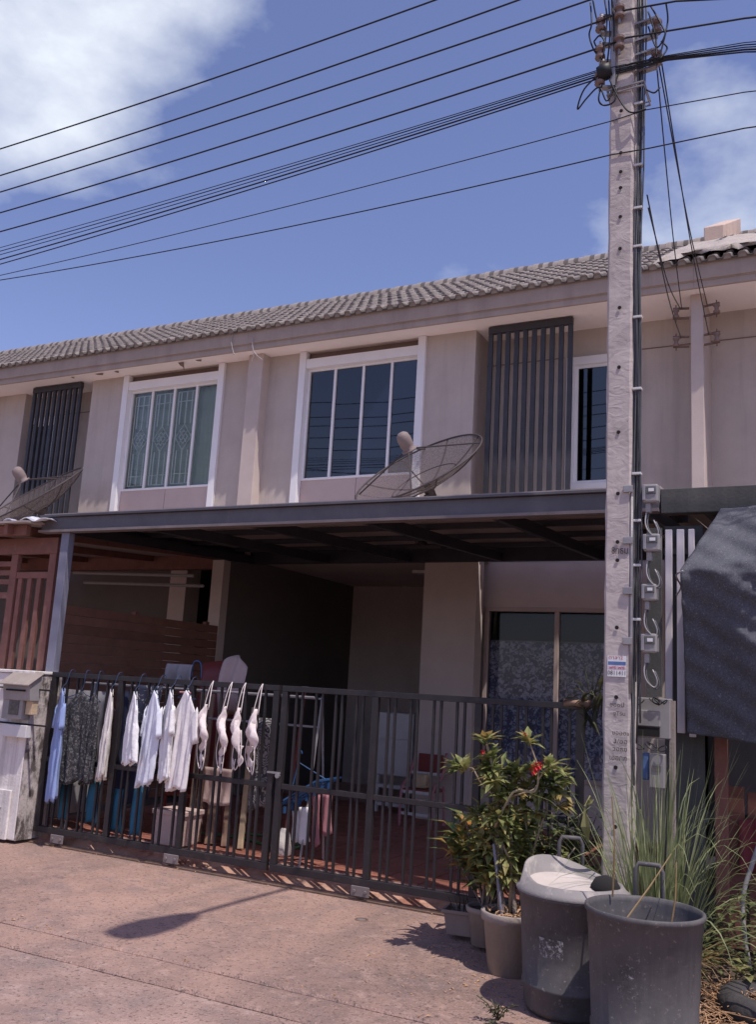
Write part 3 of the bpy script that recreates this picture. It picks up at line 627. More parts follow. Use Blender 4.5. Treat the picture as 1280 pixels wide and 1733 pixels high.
# ------------------------------------------------------------------ satellite dishes
def dish(c, label, Rr=.76):
    c = Vector(c); to = (Vector((0,0,CAMH))-Vector((-4.6,8.9,3.7))).normalized()
    ir, iu = CR, CU
    n = (-.45*ir + .89*iu); n = (n - to*n.dot(to)).normalized()
    ax = (n*math.sin(R(76)) + to*math.cos(R(76))).normalized()
    e1 = ax.cross(Vector((0,0,1))).normalized(); e2 = ax.cross(e1)
    dp = .23; vert = c - ax*dp
    base = Vector((vert.x, vert.y, 3.0))
    d = thing('satellite_dish', label, 'satellite dish', base, 'mesh satellite dishes on the carport roofs')
    P = lambda r, a: vert + ax*dp*(r/Rr)**2 + (e1*math.cos(a)+e2*math.sin(a))*r
    MB().grid(lambda u, v: P(.05+v*(Rr-.05), u*2*math.pi), 48, 9).build('reflector', M['dishmesh'], d, smooth=True)
    MB().tube([P(Rr, 2*math.pi*k/56) for k in range(57)], .011, 6, False).build('rim', M['dishtube'], d, smooth=True)
    MB().tube([P(Rr*.52, 2*math.pi*k/40) for k in range(41)], .006, 5, False).build('inner_ring', M['dishtube'], d, smooth=True)
    for k in range(8): MB().tube([P(.06+(Rr-.06)*j/7, math.pi/4*k+.2)-ax*.008 for j in range(8)], .009, 5).build('rib', M['dishtube'], d, smooth=True)
    fp = c + ax*.26
    for k in range(4): MB().tube([P(Rr*.97, math.pi/2*k+.6), fp - ax*.04 + (e1*math.cos(math.pi/2*k+.6)+e2*math.sin(math.pi/2*k+.6))*.07], .009, 6).build('feed_arm', M['dishtube'], d)
    MB().lathe([(0,-.05),(.085,-.05),(.09,-.03),(.062,-.025),(.075,.02),(.078,.10),(.066,.15),(.035,.175),(0,.18)], fp, 16, ax).build('feed_horn', M['feed'], d, smooth=True)
    m = MB(); m.tube([base, base+Vector((0,0,vert.z-3.0-.10))], .03, 10); m.bar(base+Vector((-.2,0,.02)), base+Vector((.2,0,.02)), .05, .03); m.bar(base+Vector((0,-.2,.05)), base+Vector((0,.2,.05)), .05, .03)
    m.build('mount_pole', M['dishtube'], d)
    MB().lathe([(.0,-.16),(.05,-.15),(.06,-.05),(.10,.0),(.12,.012)], vert, 12, ax).build('hub', M['dishtube'], d, smooth=True)
dish(at(708, 792, Y=8.9), 'mesh satellite dish in front of the dark four-pane window')
dish(at(54, 838, Y=8.9), 'mesh satellite dish in front of the slatted screen, cut by the left frame edge')

# ------------------------------------------------------------------ sliding gates
def gate(x0, x1, mids, label, y=6.36):
    g_ = thing('sliding_gate', label, 'gate', ((x0+x1)/2, y, 0), 'black steel sliding gates across the carport')
    zb, zm, zt = .095, .70, 1.45
    MB().box(x0, x1, y-.022, y+.022, zt-.022, zt+.022).build('top_rail', M['gate'], g_, bevel=.003)
    MB().box(x0, x1, y-.024, y+.024, zb-.026, zb+.026).build('bottom_rail', M['gate'], g_, bevel=.003)
    xs = [x0+.026] + mids + [x1-.026]
    for x in xs: MB().box(x-.026, x+.026, y-.0215, y+.0215, zb+.027, zt-.023).build('stile', M['gate'], g_, bevel=.003)
    for a, c in zip(xs[:-1], xs[1:]):
        MB().box(a+.027, c-.027, y-.019, y+.019, zm-.02, zm+.02).build('mid_rail', M['gate'], g_, bevel=.003)
        n = max(2, int(round((c-a-.05)/.0875))); x = a; prev = None
        step = (c-a)/n
        for i in range(1, n):
            xx = a + step*i + (.017 if i % 2 else -.017)
            for (za, zc) in ((zb+.026, zm-.02), (zm+.02, zt-.022)):
                key = round(zc-za, 3)
                if key not in barmesh:
                    o = MB().box(-.009, .009, -.009, .009, 0, zc-za).build('bar', M['gate'], g_, base=(0,0,0)); barmesh[key] = o
                else: o = inst(barmesh[key], g_)
                o.location = Vector((xx+random.uniform(-.003,.003), y, za)) - root_base(g_); o.rotation_euler = (0, random.uniform(-.004,.004), 0)
    for x in ((x0+x1)/2-.62*(x1-x0)/2+.0, (x0+x1)/2+.62*(x1-x0)/2):
        pass
    return g_
barmesh = {}
def wheel(g_, x, y=6.36):
    w_ = MB().lathe([(0,-.012),(.04,-.012),(.048,-.006),(.04,0),(.048,.006),(.04,.012),(0,.012)], (x, y, .035), 14, (0,1,0)).build('wheel', M['galv'], g_, smooth=True)
    k = MB(); k.box(x-.075, x+.075, y-.036, y-.026, .0, .072); k.lathe([(.0,-.008),(.014,-.008),(.014,0),(0,0)], (x-.045, y-.036, .036), 8, (0,1,0)); k.lathe([(.0,-.008),(.014,-.008),(.014,0),(0,0)], (x+.045, y-.036, .036), 8, (0,1,0))
    k.build('wheel_housing', M['beamrust'], w_, bevel=.012)
g1 = gate(-6.60, -4.115, [-5.77, -4.99], 'black steel sliding gate hung with washing, left half')
g2 = gate(-4.085, -1.66, [-3.25, -2.42], 'black steel sliding gate behind the potted shrubs, right half')
wheel(g1, -5.03); wheel(g1, -6.3); wheel(g2, -3.28); wheel(g2, -1.9)
MB().lathe([(0,-.01),(.02,-.01),(.02,.01),(0,.01)], (-4.06, 6.325, .78), 10, (0,1,0)).build('latch', M['galv'], g2)
MB().bar((-4.16, 6.328, .80), (-4.04, 6.328, .80), .014, .014).build('bolt', M['galv'], g2)

# ------------------------------------------------------------------ left pillar with its boxes and the brown trellis over it
pl = thing('gate_pillar', 'weathered white gate pillar at the left end of the gate', 'pillar', (-6.95, 6.3, 0))
MB().box(-7.9, -6.642, 6.16, 6.50, 0, 1.44).build('shaft', M['oldwhite'], pl, bevel=.01)
MB().box(-6.639, -6.630, 6.165, 6.495, 0, 1.435).build('side_face', M['mouldy'], pl)
MB().box(-7.92, -6.62, 6.145, 6.515, 1.442, 1.47).build('cap', M['oldwhite'], pl, bevel=.006)
MB().box(-7.9, -6.72, 6.135, 6.158, 0, .42).build('plinth', M['oldwhite'], pl, bevel=.006)
def mailbox():
    p = at(38, 1160, Y=6.10); x0, x1 = p.x-.17, p.x+.17; z = p.z
    t = thing('mailbox', 'small grey letter box with sloping lid on the white pillar', 'mailbox', (p.x, 6.1, z-.12))
    b = MB(); prof = [(6.155,z-.13),(6.05,z-.13),(6.03,z-.01),(6.03,z+.02),(6.155,z+.10)]
    n = len(prof); b.add([(x, y, zz) for x in (x0, x1) for y, zz in prof], [tuple(range(n-1,-1,-1)), tuple(range(n, 2*n))]+[(i, (i+1)%n, n+(i+1)%n, n+i) for i in range(n)]); b.build('body', M['meter'], t, bevel=.004)
    l_ = MB(); l_.add([(x0-.02,5.99,z-.0),(x1+.02,5.99,z-.0),(x1+.02,6.158,z+.108),(x0-.02,6.158,z+.108),(x0-.02,5.99,z+.012),(x1+.02,5.99,z+.012),(x1+.02,6.158,z+.12),(x0-.02,6.158,z+.12)], [(0,3,2,1),(4,5,6,7),(0,1,5,4),(1,2,6,5),(2,3,7,6),(3,0,4,7)]); l_.build('lid', M['pot'], t, bevel=.003)
    MB().box(x0+.05, x1-.05, 6.022, 6.029, z-.05, z-.035).build('slot', M['hole'], t)
mailbox()
p = at(32, 1198, Y=6.12)
mt = thing('meter_box', 'pale meter box with dark window below the letter box', 'meter', (p.x, 6.13, p.z-.1))
MB().box(p.x-.15, p.x+.10, 6.06, 6.156, p.z-.10, p.z+.12).build('case', M['meter'], mt, bevel=.008)
MB().box(p.x-.06, p.x+.06, 6.052, 6.061, p.z-.06, p.z+.08).build('window', M['meterdark'], mt)
MB().box(p.x+.11, p.x+.19, 6.09, 6.156, p.z-.05, p.z+.07).build('breaker', M['palewood'], mt, bevel=.004)
b = MB()
for z in (p.z+.17, p.z-.14): b.bar((p.x-.3, 6.146, z), (p.x+.34, 6.146, z), .02, .014)
b.build('band', M['hole'], mt)
p2 = at(30, 1236, Y=6.12)
MB().box(p2.x-.19, p2.x+.13, 6.09, 6.156, p2.z-.06, p2.z+.05).build('junction_box', M['whiteplastic'], mt, bevel=.006)

tr = thing('timber_trellis', 'brown painted trellis screen standing above the white pillar', 'trellis', (-7.3, 6.6, 1.47))
Yt = 6.52
def tp(px, py): return at(px, py, Y=Yt)
pc = [(-6.98, -6.90), (-7.48, -7.41)]
MB().box(-9.0, -6.89, Yt-.03, Yt+.03, 2.60, 2.76).build('top_beam', M['brownframe'], tr, bevel=.004)
MB().box(-7.50, -6.99, Yt-.02, Yt+.02, 2.36, 2.42).build('cross_rail', M['brownframe'], tr)
for x in (-6.94, -7.46): MB().box(x-.045, x+.045, Yt-.028, Yt+.028, 1.472, 2.599).build('upright', M['brownframe'], tr, bevel=.004)
for k in range(3): MB().box(-7.36+k*.13-.028, -7.36+k*.13+.028, Yt-.018, Yt+.018, 1.472, 2.359).build('slat', M['brownframe'], tr, bevel=.003)
for k in range(3): MB().box(-9.0, -7.51, Yt-.016, Yt+.016, 2.30+k*.09, 2.35+k*.09).build('cross_slat', M['brownframe'], tr)
MB().box(-9.0, -7.507, Yt-.02, Yt+.02, 2.16, 2.22).build('cross_rail', M['brownframe'], tr)
tg = MB(); q = at(52, 876, Y=6.25)
rt_ = random.Random(9)
tg.grid(lambda u, v: (q.x-.32+u*.5+.03*math.sin(v*5), q.y-.05+v*.5, 2.885+.05*math.sin(u*3.1)*math.sin(v*3)+.02*math.sin(u*13+v*7)), 14, 10)
tag(tg.build('plastic_sheet', M['tarp'], base=(q.x, q.y, 2.88), smooth=True, solid=.006), 'crumpled white plastic sheet lying on the brown carport eave', 'plastic sheet')

# ------------------------------------------------------------------ utility pole
PX0, PX1, PY0, PY1, PTOP = -1.378, -1.215, 5.70, 5.90, 7.4
up_ = thing('utility_pole', 'square concrete utility pole standing behind the grey bins', 'utility pole', (-1.295, 5.8, 0))
b = MB(); N_ = 60; rp_ = random.Random(11); vs = []; fs = []
for i in range(N_+1):
    z = -.1+(PTOP+.1)*i/N_; j = lambda: rp_.uniform(-.004, .004); c_ = .014
    ring = [(PX0+c_,PY0),(PX1-c_,PY0),(PX1,PY0+c_),(PX1,PY0+.065),(PX1-.03,PY0+.085),(PX1-.03,PY1-.085),(PX1,PY1-.065),(PX1,PY1-c_),(PX1-c_,PY1),(PX0+c_,PY1),(PX0,PY1-c_),(PX0,PY0+c_)]
    vs += [(x+j(), y+j(), z) for x, y in ring]
for i in range(N_):
    for k in range(12): fs.append((i*12+k, i*12+(k+1)%12, (i+1)*12+(k+1)%12, (i+1)*12+k))
fs.append(tuple(N_*12+k for k in range(12))); b.add(vs, fs); b.build('shaft', M['polecon'], up_)
hp = MB().lathe([(0,-.004),(.011,-.004),(.0125,0),(.0,0)], (0,0,0), 10, (0,1,0)); h0 = None
for px, py in [(1053,187),(1053,258),(1053,290),(1053,317),(1053,366),(1053,420),(1052,520),(1050,621),(1049,731),(1048,835),(1047,917),(1047,948),(1046,1062),(1046,1180),(1045,1299),(1046,1400)]:
    q = at(px, py, Y=PY0-.006)
    o = h0 = hp.build('bolt_hole', M['hole'], up_, base=(0,0,0)) if h0 is None else inst(h0, up_)
    o.location = Vector((-1.296, PY0-.0045, q.z)) - root_base(up_)
# stencilled lettering and the sticker
def text(body, px, py, h, mat, parent, Y, w=None, name='lettering'):
    cu = bpy.data.curves.new(name, 'FONT'); cu.body = body; cu.size = h*1.4; cu.align_x = 'CENTER'; cu.align_y = 'CENTER'; cu.resolution_u = 2
    to = bpy.data.objects.new(name, cu); COL.objects.link(to)
    bpy.context.view_layer.update(); dg = bpy.context.evaluated_depsgraph_get()
    me = bpy.data.meshes.new_from_object(to.evaluated_get(dg)); bpy.data.objects.remove(to)
    o = bpy.data.objects.new(name, me); COL.objects.link(o); me.materials.clear(); me.materials.append(mat)
    q = at(px, py, Y=Y); o.parent = parent; o.location = q - root_base(parent); o.rotation_euler = (R(90), 0, 0)
    xs = [v.co.x for v in me.vertices]
    if w and xs and max(xs) > min(xs): o.scale = (w/(max(xs)-min(xs)), 1, 1)
    return o
for body, px, py, h, w_ in [('8ทธม', 1050, 932, .045, .10), ('ชอoป', 1045, 1193, .028, .085), ('ฐTรบ', 1049, 1208, .024, .07), ('ขอออa', 1051, 1241, .026, .10), ('3/ออ', 1051, 1255, .026, .08), ('วอธข', 1050, 1268, .026, .085), ('เออกก', 1047, 1283, .030, .10)]:
    text(body, px, py, h, M['ink'], up_, PY0-.006, w_)
sk = MB(); a_ = at(1029, 1109, Y=PY0-.0055); c_ = at(1061, 1146, Y=PY0-.0055)
sk.box(a_.x, c_.x, PY0-.0065, PY0-.005, c_.z, a_.z); st = tag(sk.build('paper_sticker', M['whitep'], base=((a_.x+c_.x)/2, PY0-.006, c_.z)), 'small printed advert sticker on the front of the utility pole', 'sticker')
def band(y0, y1, mat, x0=1030, x1=1060):
    a, c = at(x0, y0, Y=PY0-.0075), at(x1, y1, Y=PY0-.0075); MB().box(a.x, c.x, PY0-.0075, PY0-.0066, c.z, a.z).build('print_band', mat, st)
band(1119, 1126, M['bluep']); band(1127, 1133, M['pinkp'])
text('ตาลา2', 1043, 1113, .022, M['red'], st, PY0-.0078, .085); text('0811411', 1045, 1139, .026, M['ink'], st, PY0-.0078, .105); text('ฟรี ฟรี', 1045, 1130, .014, M['red'], st, PY0-.0085, .09)
# cable bundle up the right flank
for k in range(9):
    x = PX1+.006+(k % 5)*.0115; y = PY0+.02+(k//5)*.016+random.uniform(-.003,.003); pts = []
    for i in range(27):
        z = .9+k*.12+(6.35-.9-k*.12)*i/26
        pts.append((x+.006*math.sin(z*1.7+k)+.004*math.sin(z*5.1+k*2)+(.018 if z > 4.5 else 0)*math.sin((z-4.5)*1.2), y+.004*math.sin(z*2.3+k*1.3), z))
    MB().tube(pts, .0055, 6).build('riser_cable', M['cablegrey'], up_, smooth=True)
MB().tube([(PX1+.004, PY0+.004, z) for z in (2.75, 2.3, 1.9, 1.55)], .010, 8).build('conduit', M['galv'], up_, smooth=True)
for px, py in [(1084,172),(1090,275),(1089,348),(1090,413),(1092,533),(1094,655),(1087,800),(1084,880),(1083,956),(1083,1048)]:
    q = at(px, py, Y=PY0)
    MB().box(PX1+.002, PX1+.058, PY0+.006, PY0+.05, q.z-.008, q.z+.008).build('cable_clamp', M['whiteplastic'], up_, bevel=.003)
for py in (828, 915, 1000, 1085):
    q = at(1066, py, Y=PY0)
    MB().box(PX1-.045, PX1+.012, PY0-.018, PY0-.006, q.z-.022, q.z+.022).build('bracket', M['galv'], up_, bevel=.003)
b = MB(); b.box(PX1+.0005, PX1+.012, PY0-.004, PY0+.02, at(1066,1090,Y=PY0).z, at(1066,828,Y=PY0).z); b.build('bracket_rail', M['galv'], up_)
# electricity meters
mi = 0
for (px, py) in [(1103,836),(1105,919),(1101,1003),(1101,1089)]:
    q = at(px, py, Y=PY0+.02); mi += 1
    t = thing('electricity_meter', ['topmost electricity meter on the right side of the pole', 'second electricity meter from the top on the pole', 'third electricity meter from the top on the pole', 'lowest electricity meter on the pole, above the tangled junction box'][mi-1], 'electricity meter', (q.x, q.y, q.z-.06), 'meters strapped to the utility pole')
    w_, h_ = .043+.003*(mi % 3), .052+.003*((mi*2) % 3)
    MB().box(q.x-w_, q.x+w_, q.y-.03, q.y+.05, q.z-h_, q.z+h_).build('case', M['meter'], t, bevel=.012)
    MB().box(q.x-w_*.55, q.x+w_*.75, q.y-.036, q.y-.028, q.z-h_*.1, q.z+h_*.72).build('window', M['meterdark'], t, bevel=.003)
    MB().box(q.x-w_*.2, q.x+w_*.5, q.y-.040, q.y-.0365, q.z+h_*.15, q.z+h_*.5).build('dial', M['whitep'], t)
    MB().box(q.x-w_*1.02, q.x-w_*.6, q.y-.042, q.y-.03, q.z-h_*.8, q.z+h_*.9).build('hinge', M['galv'], t, bevel=.004)
    MB().box(q.x-w_*.7, q.x-.002, q.y-.01, q.y+.03, q.z-h_*2.0, q.z-h_*1.001).build('conduit_box', M['meter'], t, bevel=.004)
    c = at(px-10, py+40, Y=PY0+.0); d_ = at(px+12, py+66, Y=PY0)
    lp = [Vector((q.x-w_*.6, q.y, q.z-h_*1.9)), c+Vector((0,0,-.03)), c+Vector((.02,-.01,-.085)), d_+Vector((-.015,0,-.03)), d_+Vector((0,.0,.012)), at(px+2, py+40, Y=PY0)]
    pts = []
    for i in range(len(lp)-1):
        for s_ in range(4):
            f_ = s_/4; pa, pb, pc_, pd = lp[max(i-1,0)], lp[i], lp[i+1], lp[min(i+2, len(lp)-1)]
            pts.append(.5*((2*pb)+(-pa+pc_)*f_+(2*pa-5*pb+4*pc_-pd)*f_*f_+(-pa+3*pb-3*pc_+pd)*f_**3))
    for k in range(2): MB().tube([p_+Vector((k*.011, k*.01, -k*.008)) for p_ in pts], .0048, 6).build('cable_loop', M['galv'] if k == 0 else M['cablegrey'], t, smooth=True)
q = at(1108, 1218, Y=5.95)
jb = thing('junction_cabinet', 'shabby grey junction cabinet low on the pole with tangled wires', 'cabinet', (q.x, 5.95, q.z-.12))
MB().box(q.x-.10, q.x+.10, 5.92, 6.02, q.z-.11, q.z+.13).build('case', M['meter'], jb, bevel=.006)
MB().box(q.x-.10, q.x+.045, 5.90, 5.921, q.z-.04, q.z+.055).build('hood', M['meter'], jb, bevel=.004)
MB().box(q.x-.09, q.x+.04, 5.905, 5.918, q.z-.10, q.z-.045).build('recess', M['hole'], jb)
MB().box(q.x-.02, q.x+.07, 5.90, 5.98, q.z-.40, q.z-.20).build('lower_case', M['meter'], jb, bevel=.006)
MB().box(q.x+.0, q.x+.05, 5.895, 5.899, q.z-.30, q.z-.27).build('lower_window', M['meterdark'], jb)
MB().box(q.x+.09, q.x+.12, 5.95, 6.0, -.02, q.z+.12).build('board', M['pot'], jb)
MB().box(q.x-.07, q.x-.025, 5.93, 5.97, q.z-.36, q.z-.20).build('blue_valve', M['bluep'], jb, bevel=.01)
MB().box(q.x-.05, q.x+.04, 5.97, 6.0, q.z+.14, 2.6).build('back_board', M['darkbeam'], jb)
rj = random.Random(5)
for k in range(9):
    c = Vector((q.x+rj.uniform(-.08,.07), 5.888, q.z+(.10 if k < 5 else -.15)+rj.uniform(-.02,.02)))
    MB().tube([c+Vector((.03*math.sin(a*1.3+k), .008*math.cos(a), .018*math.cos(a*1.7+k*2))) for a in [i*.5 for i in range(9)]], .0035, 5).build('tangled_wire', M['cable'], jb, smooth=True)

# pole head: racks, insulators, loops
def spool(parent, c, s_=1.0):
    return MB().lathe([(.012,-.048),(.030,-.048),(.036,-.040),(.036,-.022),(.020,-.010),(.020,.010),(.036,.022),(.036,.040),(.030,.048),(.012,.048)], c, 16, cap=True).build('spool_insulator', M['porcelain'], parent)
for side, zs, dx in ((-1, (5.70, 5.90, 6.12), .14), (1, (5.78, 6.02), .13)):
    for z in zs:
        x = (PX0-dx*.45) if side < 0 else (PX1+dx+.02); y = PY0-.02 if side < 0 else PY0+.02
        k = MB(); k.bar((x, y, z+.065), (PX0+.05 if side < 0 else PX1-.03, PY0+.04, z+.065), .045, .014); k.bar((x, y, z-.065), (PX0+.05 if side < 0 else PX1-.03, PY0+.04, z-.065), .045, .014); k.tube([(x, y, z-.09), (x, y, z+.09)], .008, 6)
        k.build('insulator_bracket', M['galv'], up_); spool(up_, (x, y, z))
for z in (5.92, 6.16):
    spool(up_, (PX0+.075, PY0-.05, z)); MB().tube([(PX0+.075, PY0-.05, z-.09), (PX0+.075, PY0-.05, z+.09)], .009, 6).build('insulator_pin', M['galv'], up_)
MB().box(PX0+.015, PX0+.045, PY0-.03, PY0-.005, 5.62, 6.5).build('rack_bar', M['galv'], up_)
b = MB()
for z in (5.60, 5.57): b.tube([(PX0-.012,PY0-.012,z),(PX1+.07,PY0-.012,z+.01),(PX1+.07,PY1+.01,z),(PX0-.012,PY1+.01,z-.01),(PX0-.012,PY0-.012,z)], .008, 6)
b.build('strap', M['galv'], up_)
MB().lathe([(0,-.05),(.05,-.045),(.06,0),(.05,.045),(0,.05)], at(1024, 122, Y=PY0-.03), 10, (1,0,.2)).build('dead_end_clamp', M['cable'], up_, smooth=True)
MB().lathe([(0,-.04),(.028,-.035),(.03,.03),(0,.04)], at(1106, 107, Y=PY0+.03), 10).build('splice', M['cable'], up_, smooth=True)
def spline(ps, n=6):
    ps = [Vector(p_) for p_ in ps]; o_ = []
    for i in range(len(ps)-1):
        a, b_, c, d_ = ps[max(i-1,0)], ps[i], ps[i+1], ps[min(i+2, len(ps)-1)]
        for s_ in range(n):
            f_ = s_/n; o_.append(.5*((2*b_)+(-a+c)*f_+(2*a-5*b_+4*c-d_)*f_*f_+(-a+3*b_-3*c+d_)*f_**3))
    return o_+[ps[-1]]
loops = [[(1022,120),(990,150),(978,185),(995,165),(1015,148),(1030,170),(1052,110)],[(1026,125),(1014,165),(1022,178),(1040,172),(1044,150)],[(1030,130),(1050,170),(1068,190),(1094,184)],
         [(1000,5),(1002,40),(998,60),(1006,85),(1020,100)],[(1004,0),(1010,30),(1016,40)],[(1024,0),(1028,30),(1026,60),(1022,95)],[(1128,5),(1131,35),(1124,70),(1116,100)],[(1098,20),(1110,60),(1112,95)],[(1102,10),(1122,45),(1126,60),(1112,80),(1098,45)],
         [(1095,152),(1108,157),(1118,148)],[(1006,70),(1016,60),(1024,72),(1012,80),(1006,70)],[(1120,70),(1130,82),(1118,100)],[(1060,110),(1075,106),(1090,112),(1105,106)],[(1036,0),(1040,50),(1040,105)],[(1031,0),(1033,60),(1028,110)]]
for lp in loops:
    pts = spline([at(x, y, Y=PY0-.03+.02*math.sin(i*2+x)) for i, (x, y) in enumerate(lp)])
    MB().tube(pts, .006, 5).build('jumper_loop', M['cable'], up_, smooth=True)
# street lamp arm over the road (above the frame; its shadow lies on the driveway)
sl_ = thing('street_lamp', 'street lamp on a curved arm high on the pole, its shadow on the driveway', 'street lamp', (-1.295, 5.7, 6.4))
MB().tube(spline([(-1.295,5.70,6.38),(-1.30,5.2,6.55),(-1.30,4.5,6.68),(-1.31,3.75,6.70)]), [.028]*19, 8).build('arm', M['galv'], sl_, smooth=True)
MB().lathe([(0,-.05),(.05,-.04),(.09,.05),(.145,.30),(.15,.50),(.11,.66),(0,.70)], (-1.31, 3.80, 6.70), 14, (-.05,-1,.03)).build('lamp_head', M['galv'], sl_, smooth=True)

# ------------------------------------------------------------------ overhead wires
def wire(label, left, mid, pole, Y, r=.007, right=None, cat='cable'):
    a, m_, c = at(*left, Y=Y), at(*mid, Y=Y), at(*pole, Y=Y)
    # parabola through three points, carried on towards the next pole
    def par(x):
        return (a.z*(x-m_.x)*(x-c.x)/((a.x-m_.x)*(a.x-c.x)) + m_.z*(x-a.x)*(x-c.x)/((m_.x-a.x)*(m_.x-c.x)) + c.z*(x-a.x)*(x-m_.x)/((c.x-a.x)*(c.x-m_.x)))
    pts = []
    sl0 = (par(a.x)-par(a.x+.2))/.2
    for x in (-30, -24, -18, -13): pts.append(Vector((x, Y, a.z + sl0*(a.x-x) + .5*.028*(a.x-x)**2)))
    for i in range(17):
        x = a.x+(c.x-a.x)*i/16; pts.append(Vector((x, Y, par(x))))
    if right:
        for (px, py) in right: pts.append(at(px, py, Y=Y))
        e = pts[-1]-pts[-2]; pts.append(pts[-1]+e*1.0+Vector((0,0,-.05))); pts.append(pts[-1]+Vector((6,0,-.4)))
    o = MB().tube(pts, r, 6).build('overhead_wire', M['cable'], base=c, smooth=True)
    tag(o, label, cat, 'overhead wires running past the pole')
wire('highest black overhead wire, cutting the top edge of the sky', (0,252), (640,35), (1010,-100), 5.62)
wire('second black overhead wire from the top of the sky', (0,297), (640,85), (1016,-50), 5.64)
wire('third black overhead wire from the top of the sky', (0,325), (640,121), (1022,-8), 5.66, right=[(1145,-38),(1261,-70)])
wire('fourth overhead wire from the top, reaching the upper left insulator', (0,360), (640,162), (1016,36), 5.66, right=[(1060,17),(1145,2)])
wire('fifth overhead wire from the top, reaching the lower left insulator', (0,392), (640,202), (1012,82), 5.66, right=[(1060,64),(1261,31)])
bl = [(0,419,640,233,1012,119), (0,425,640,237,1014,121), (0,431,640,242,1016,124), (0,439,640,247,1018,127), (0,447,640,253,1020,131)]
for k, (a, b_, c, d_, e, f_) in enumerate(bl):
    wire(['uppermost thin cable of the bundle below the five wires', 'second cable from the top of the telephone cable bundle', 'middle cable of the telephone cable bundle', 'fourth cable from the top of the telephone cable bundle', 'lowest cable of the telephone cable bundle'][k], (a, b_), (c, d_), (e, f_), 5.67+.004*k, [.0035,.0045,.004,.0065,.0055][k], right=[(1130,94+2*k),(1261,72+4*k)])
wire('thin wire below the cable bundle, second lowest of all', (0,466), (640,310), (1035,205), 5.69, .004, right=[(1094,186),(1261,156)])
wire('lowest single overhead wire, nearest above the tiled roof', (0,474), (640,352), (1035,262), 5.69, .005, right=[(1099,251),(1261,217)])
drops = [((1112,108),(1142,250),(1164,512),-1.53,5.62), ((1116,110),(1150,260),(1205,512),-1.27,5.62), ((1121,108),(1158,262),(1202,545),-1.26,5.30), ((1096,330),(1104,370),(1168,540),-1.54,5.30), ((1098,352),(1110,400),(1150,500),-1.55,5.64)]
for k, (a, m_, e, ex, ez) in enumerate(drops):
    p0 = at(*a, Y=5.74); p2 = Vector((ex, YFIN-.09, ez)); p1 = (p0+p2)/2 + Vector((0,0,-.12))
    o = MB().tube(spline([p0, p1, p2]), .005, 5).build('service_wire', M['cable'], base=p0, smooth=True)
    tag(o, ['leftmost service wire dropping from the splice to the right house', 'middle service wire dropping from the splice to the right house', 'rightmost service wire dropping from the splice to the right house', 'lower service wire leaving the cable riser for the rack', 'upper service wire leaving the cable riser for the rack'][k], 'cable', 'service drops to the right house')

# ------------------------------------------------------------------ the right-hand plot: white slats, shade net, posts
ws = thing('slatted_screen', 'three white upright slats beside the pole meters', 'screen', (-1.04, 6.5, 1.2))
for k, (x0, x1, zb_) in enumerate(((-1.135, -1.09, 1.36), (-1.06, -1.012, 1.32), (-.985, -.945, 1.30))): MB().box(x0, x1, 6.40, 6.43, zb_, 2.665).build('slat', M['postwhite'], ws, bevel=.004)
b = MB(); b.box(-1.15, -.93, 6.432, 6.46, 2.50, 2.54); b.box(-1.15, -.93, 6.432, 6.46, 1.42, 1.46); b.build('rail', M['darkbeam'], ws)
MB().box(-1.15, -.90, 6.47, 6.49, .0, 2.7).build('dark_backing', M['darkbeam'], ws)
KN = Vector((-.955, 5.93, 2.30))
def npt(u, v):
    """hung from the beam, left corner gathered to a knot; folds fan out from the knot"""
    top = Vector((-.76 + u*2.1, 6.30-.25*min(1, u*1.6), 2.775+.0*u)); bot = Vector((-.955+.03*math.sin(9*u) + u*2.3, 6.12-.05*u, 1.33-.05*math.sin(u*4)))
    if v < .3: p_ = top*(1-v/.3) + Vector((KN.x+u*2.2, 5.93-.06*u, 2.32-.08*math.sin(min(1,u*1.3)*1.5)))*(v/.3)
    else: p_ = Vector((KN.x+u*2.2, 5.93-.06*u, 2.32-.08*math.sin(min(1,u*1.3)*1.5)))*(1-(v-.3)/.7) + bot*((v-.3)/.7)
    d_ = p_-KN; a = math.atan2(-d_.z, d_.x+.08); r = math.sqrt(d_.x**2+d_.z**2)
    cr_ = lambda t_: 1-abs(math.sin(t_))**.7            # sharp creases
    f_ = (.030*cr_(a*3.1+.5)+.022*cr_(a*7.3+1.2)+.03*math.sin(p_.x*9+.6*math.sin(p_.z*3)))*min(1, r*1.9)*(1 if d_.z < .1 else .35) + .012*math.sin(p_.x*17+p_.z*6) + .008*math.sin(p_.z*41+p_.x*23) + .005*math.sin(p_.x*63-p_.z*57)
    return p_ + Vector((0, -f_-.05*max(0, 1-r*3), 0))
b = MB(); b.grid(npt, 130, 90)
tag(b.build('shade_net', M['net'], base=(0, 6.0, 2.7), smooth=True, solid=.003), 'grey shade net hanging over the right-hand plot, corner tied back', 'net')
rope = MB(); rope.tube(spline([KN+Vector((.03,-.12,0)), KN+Vector((-.02,-.06,-.02)), Vector((-1.0,6.2,2.25)), Vector((-1.06,6.40,2.22))], 5), .006, 6); tag(rope.build('tie_rope', M['conduit'], base=KN, smooth=True), 'pale cord tying back the corner of the shade net', 'cord')
for px, w_, mat, lab, ztop in ((1172, .05, 'postwhite', 'short grey timber post under the shade net hem', 1.37), (1222, .08, 'redbrown', 'reddish brown timber post under the shade net', 2.6)):
    q = at(px, 1330, Y=6.5)
    tag(MB().box(q.x-w_/2, q.x+w_/2, 6.48, 6.53, -.05, ztop).build('timber_post', M[mat], base=(q.x, 6.5, 0), bevel=.006), lab, 'post')
rc = thing('board_fence', 'low reddish board fence in the dark under the shade net', 'fence', (-.4, 6.9, 0))
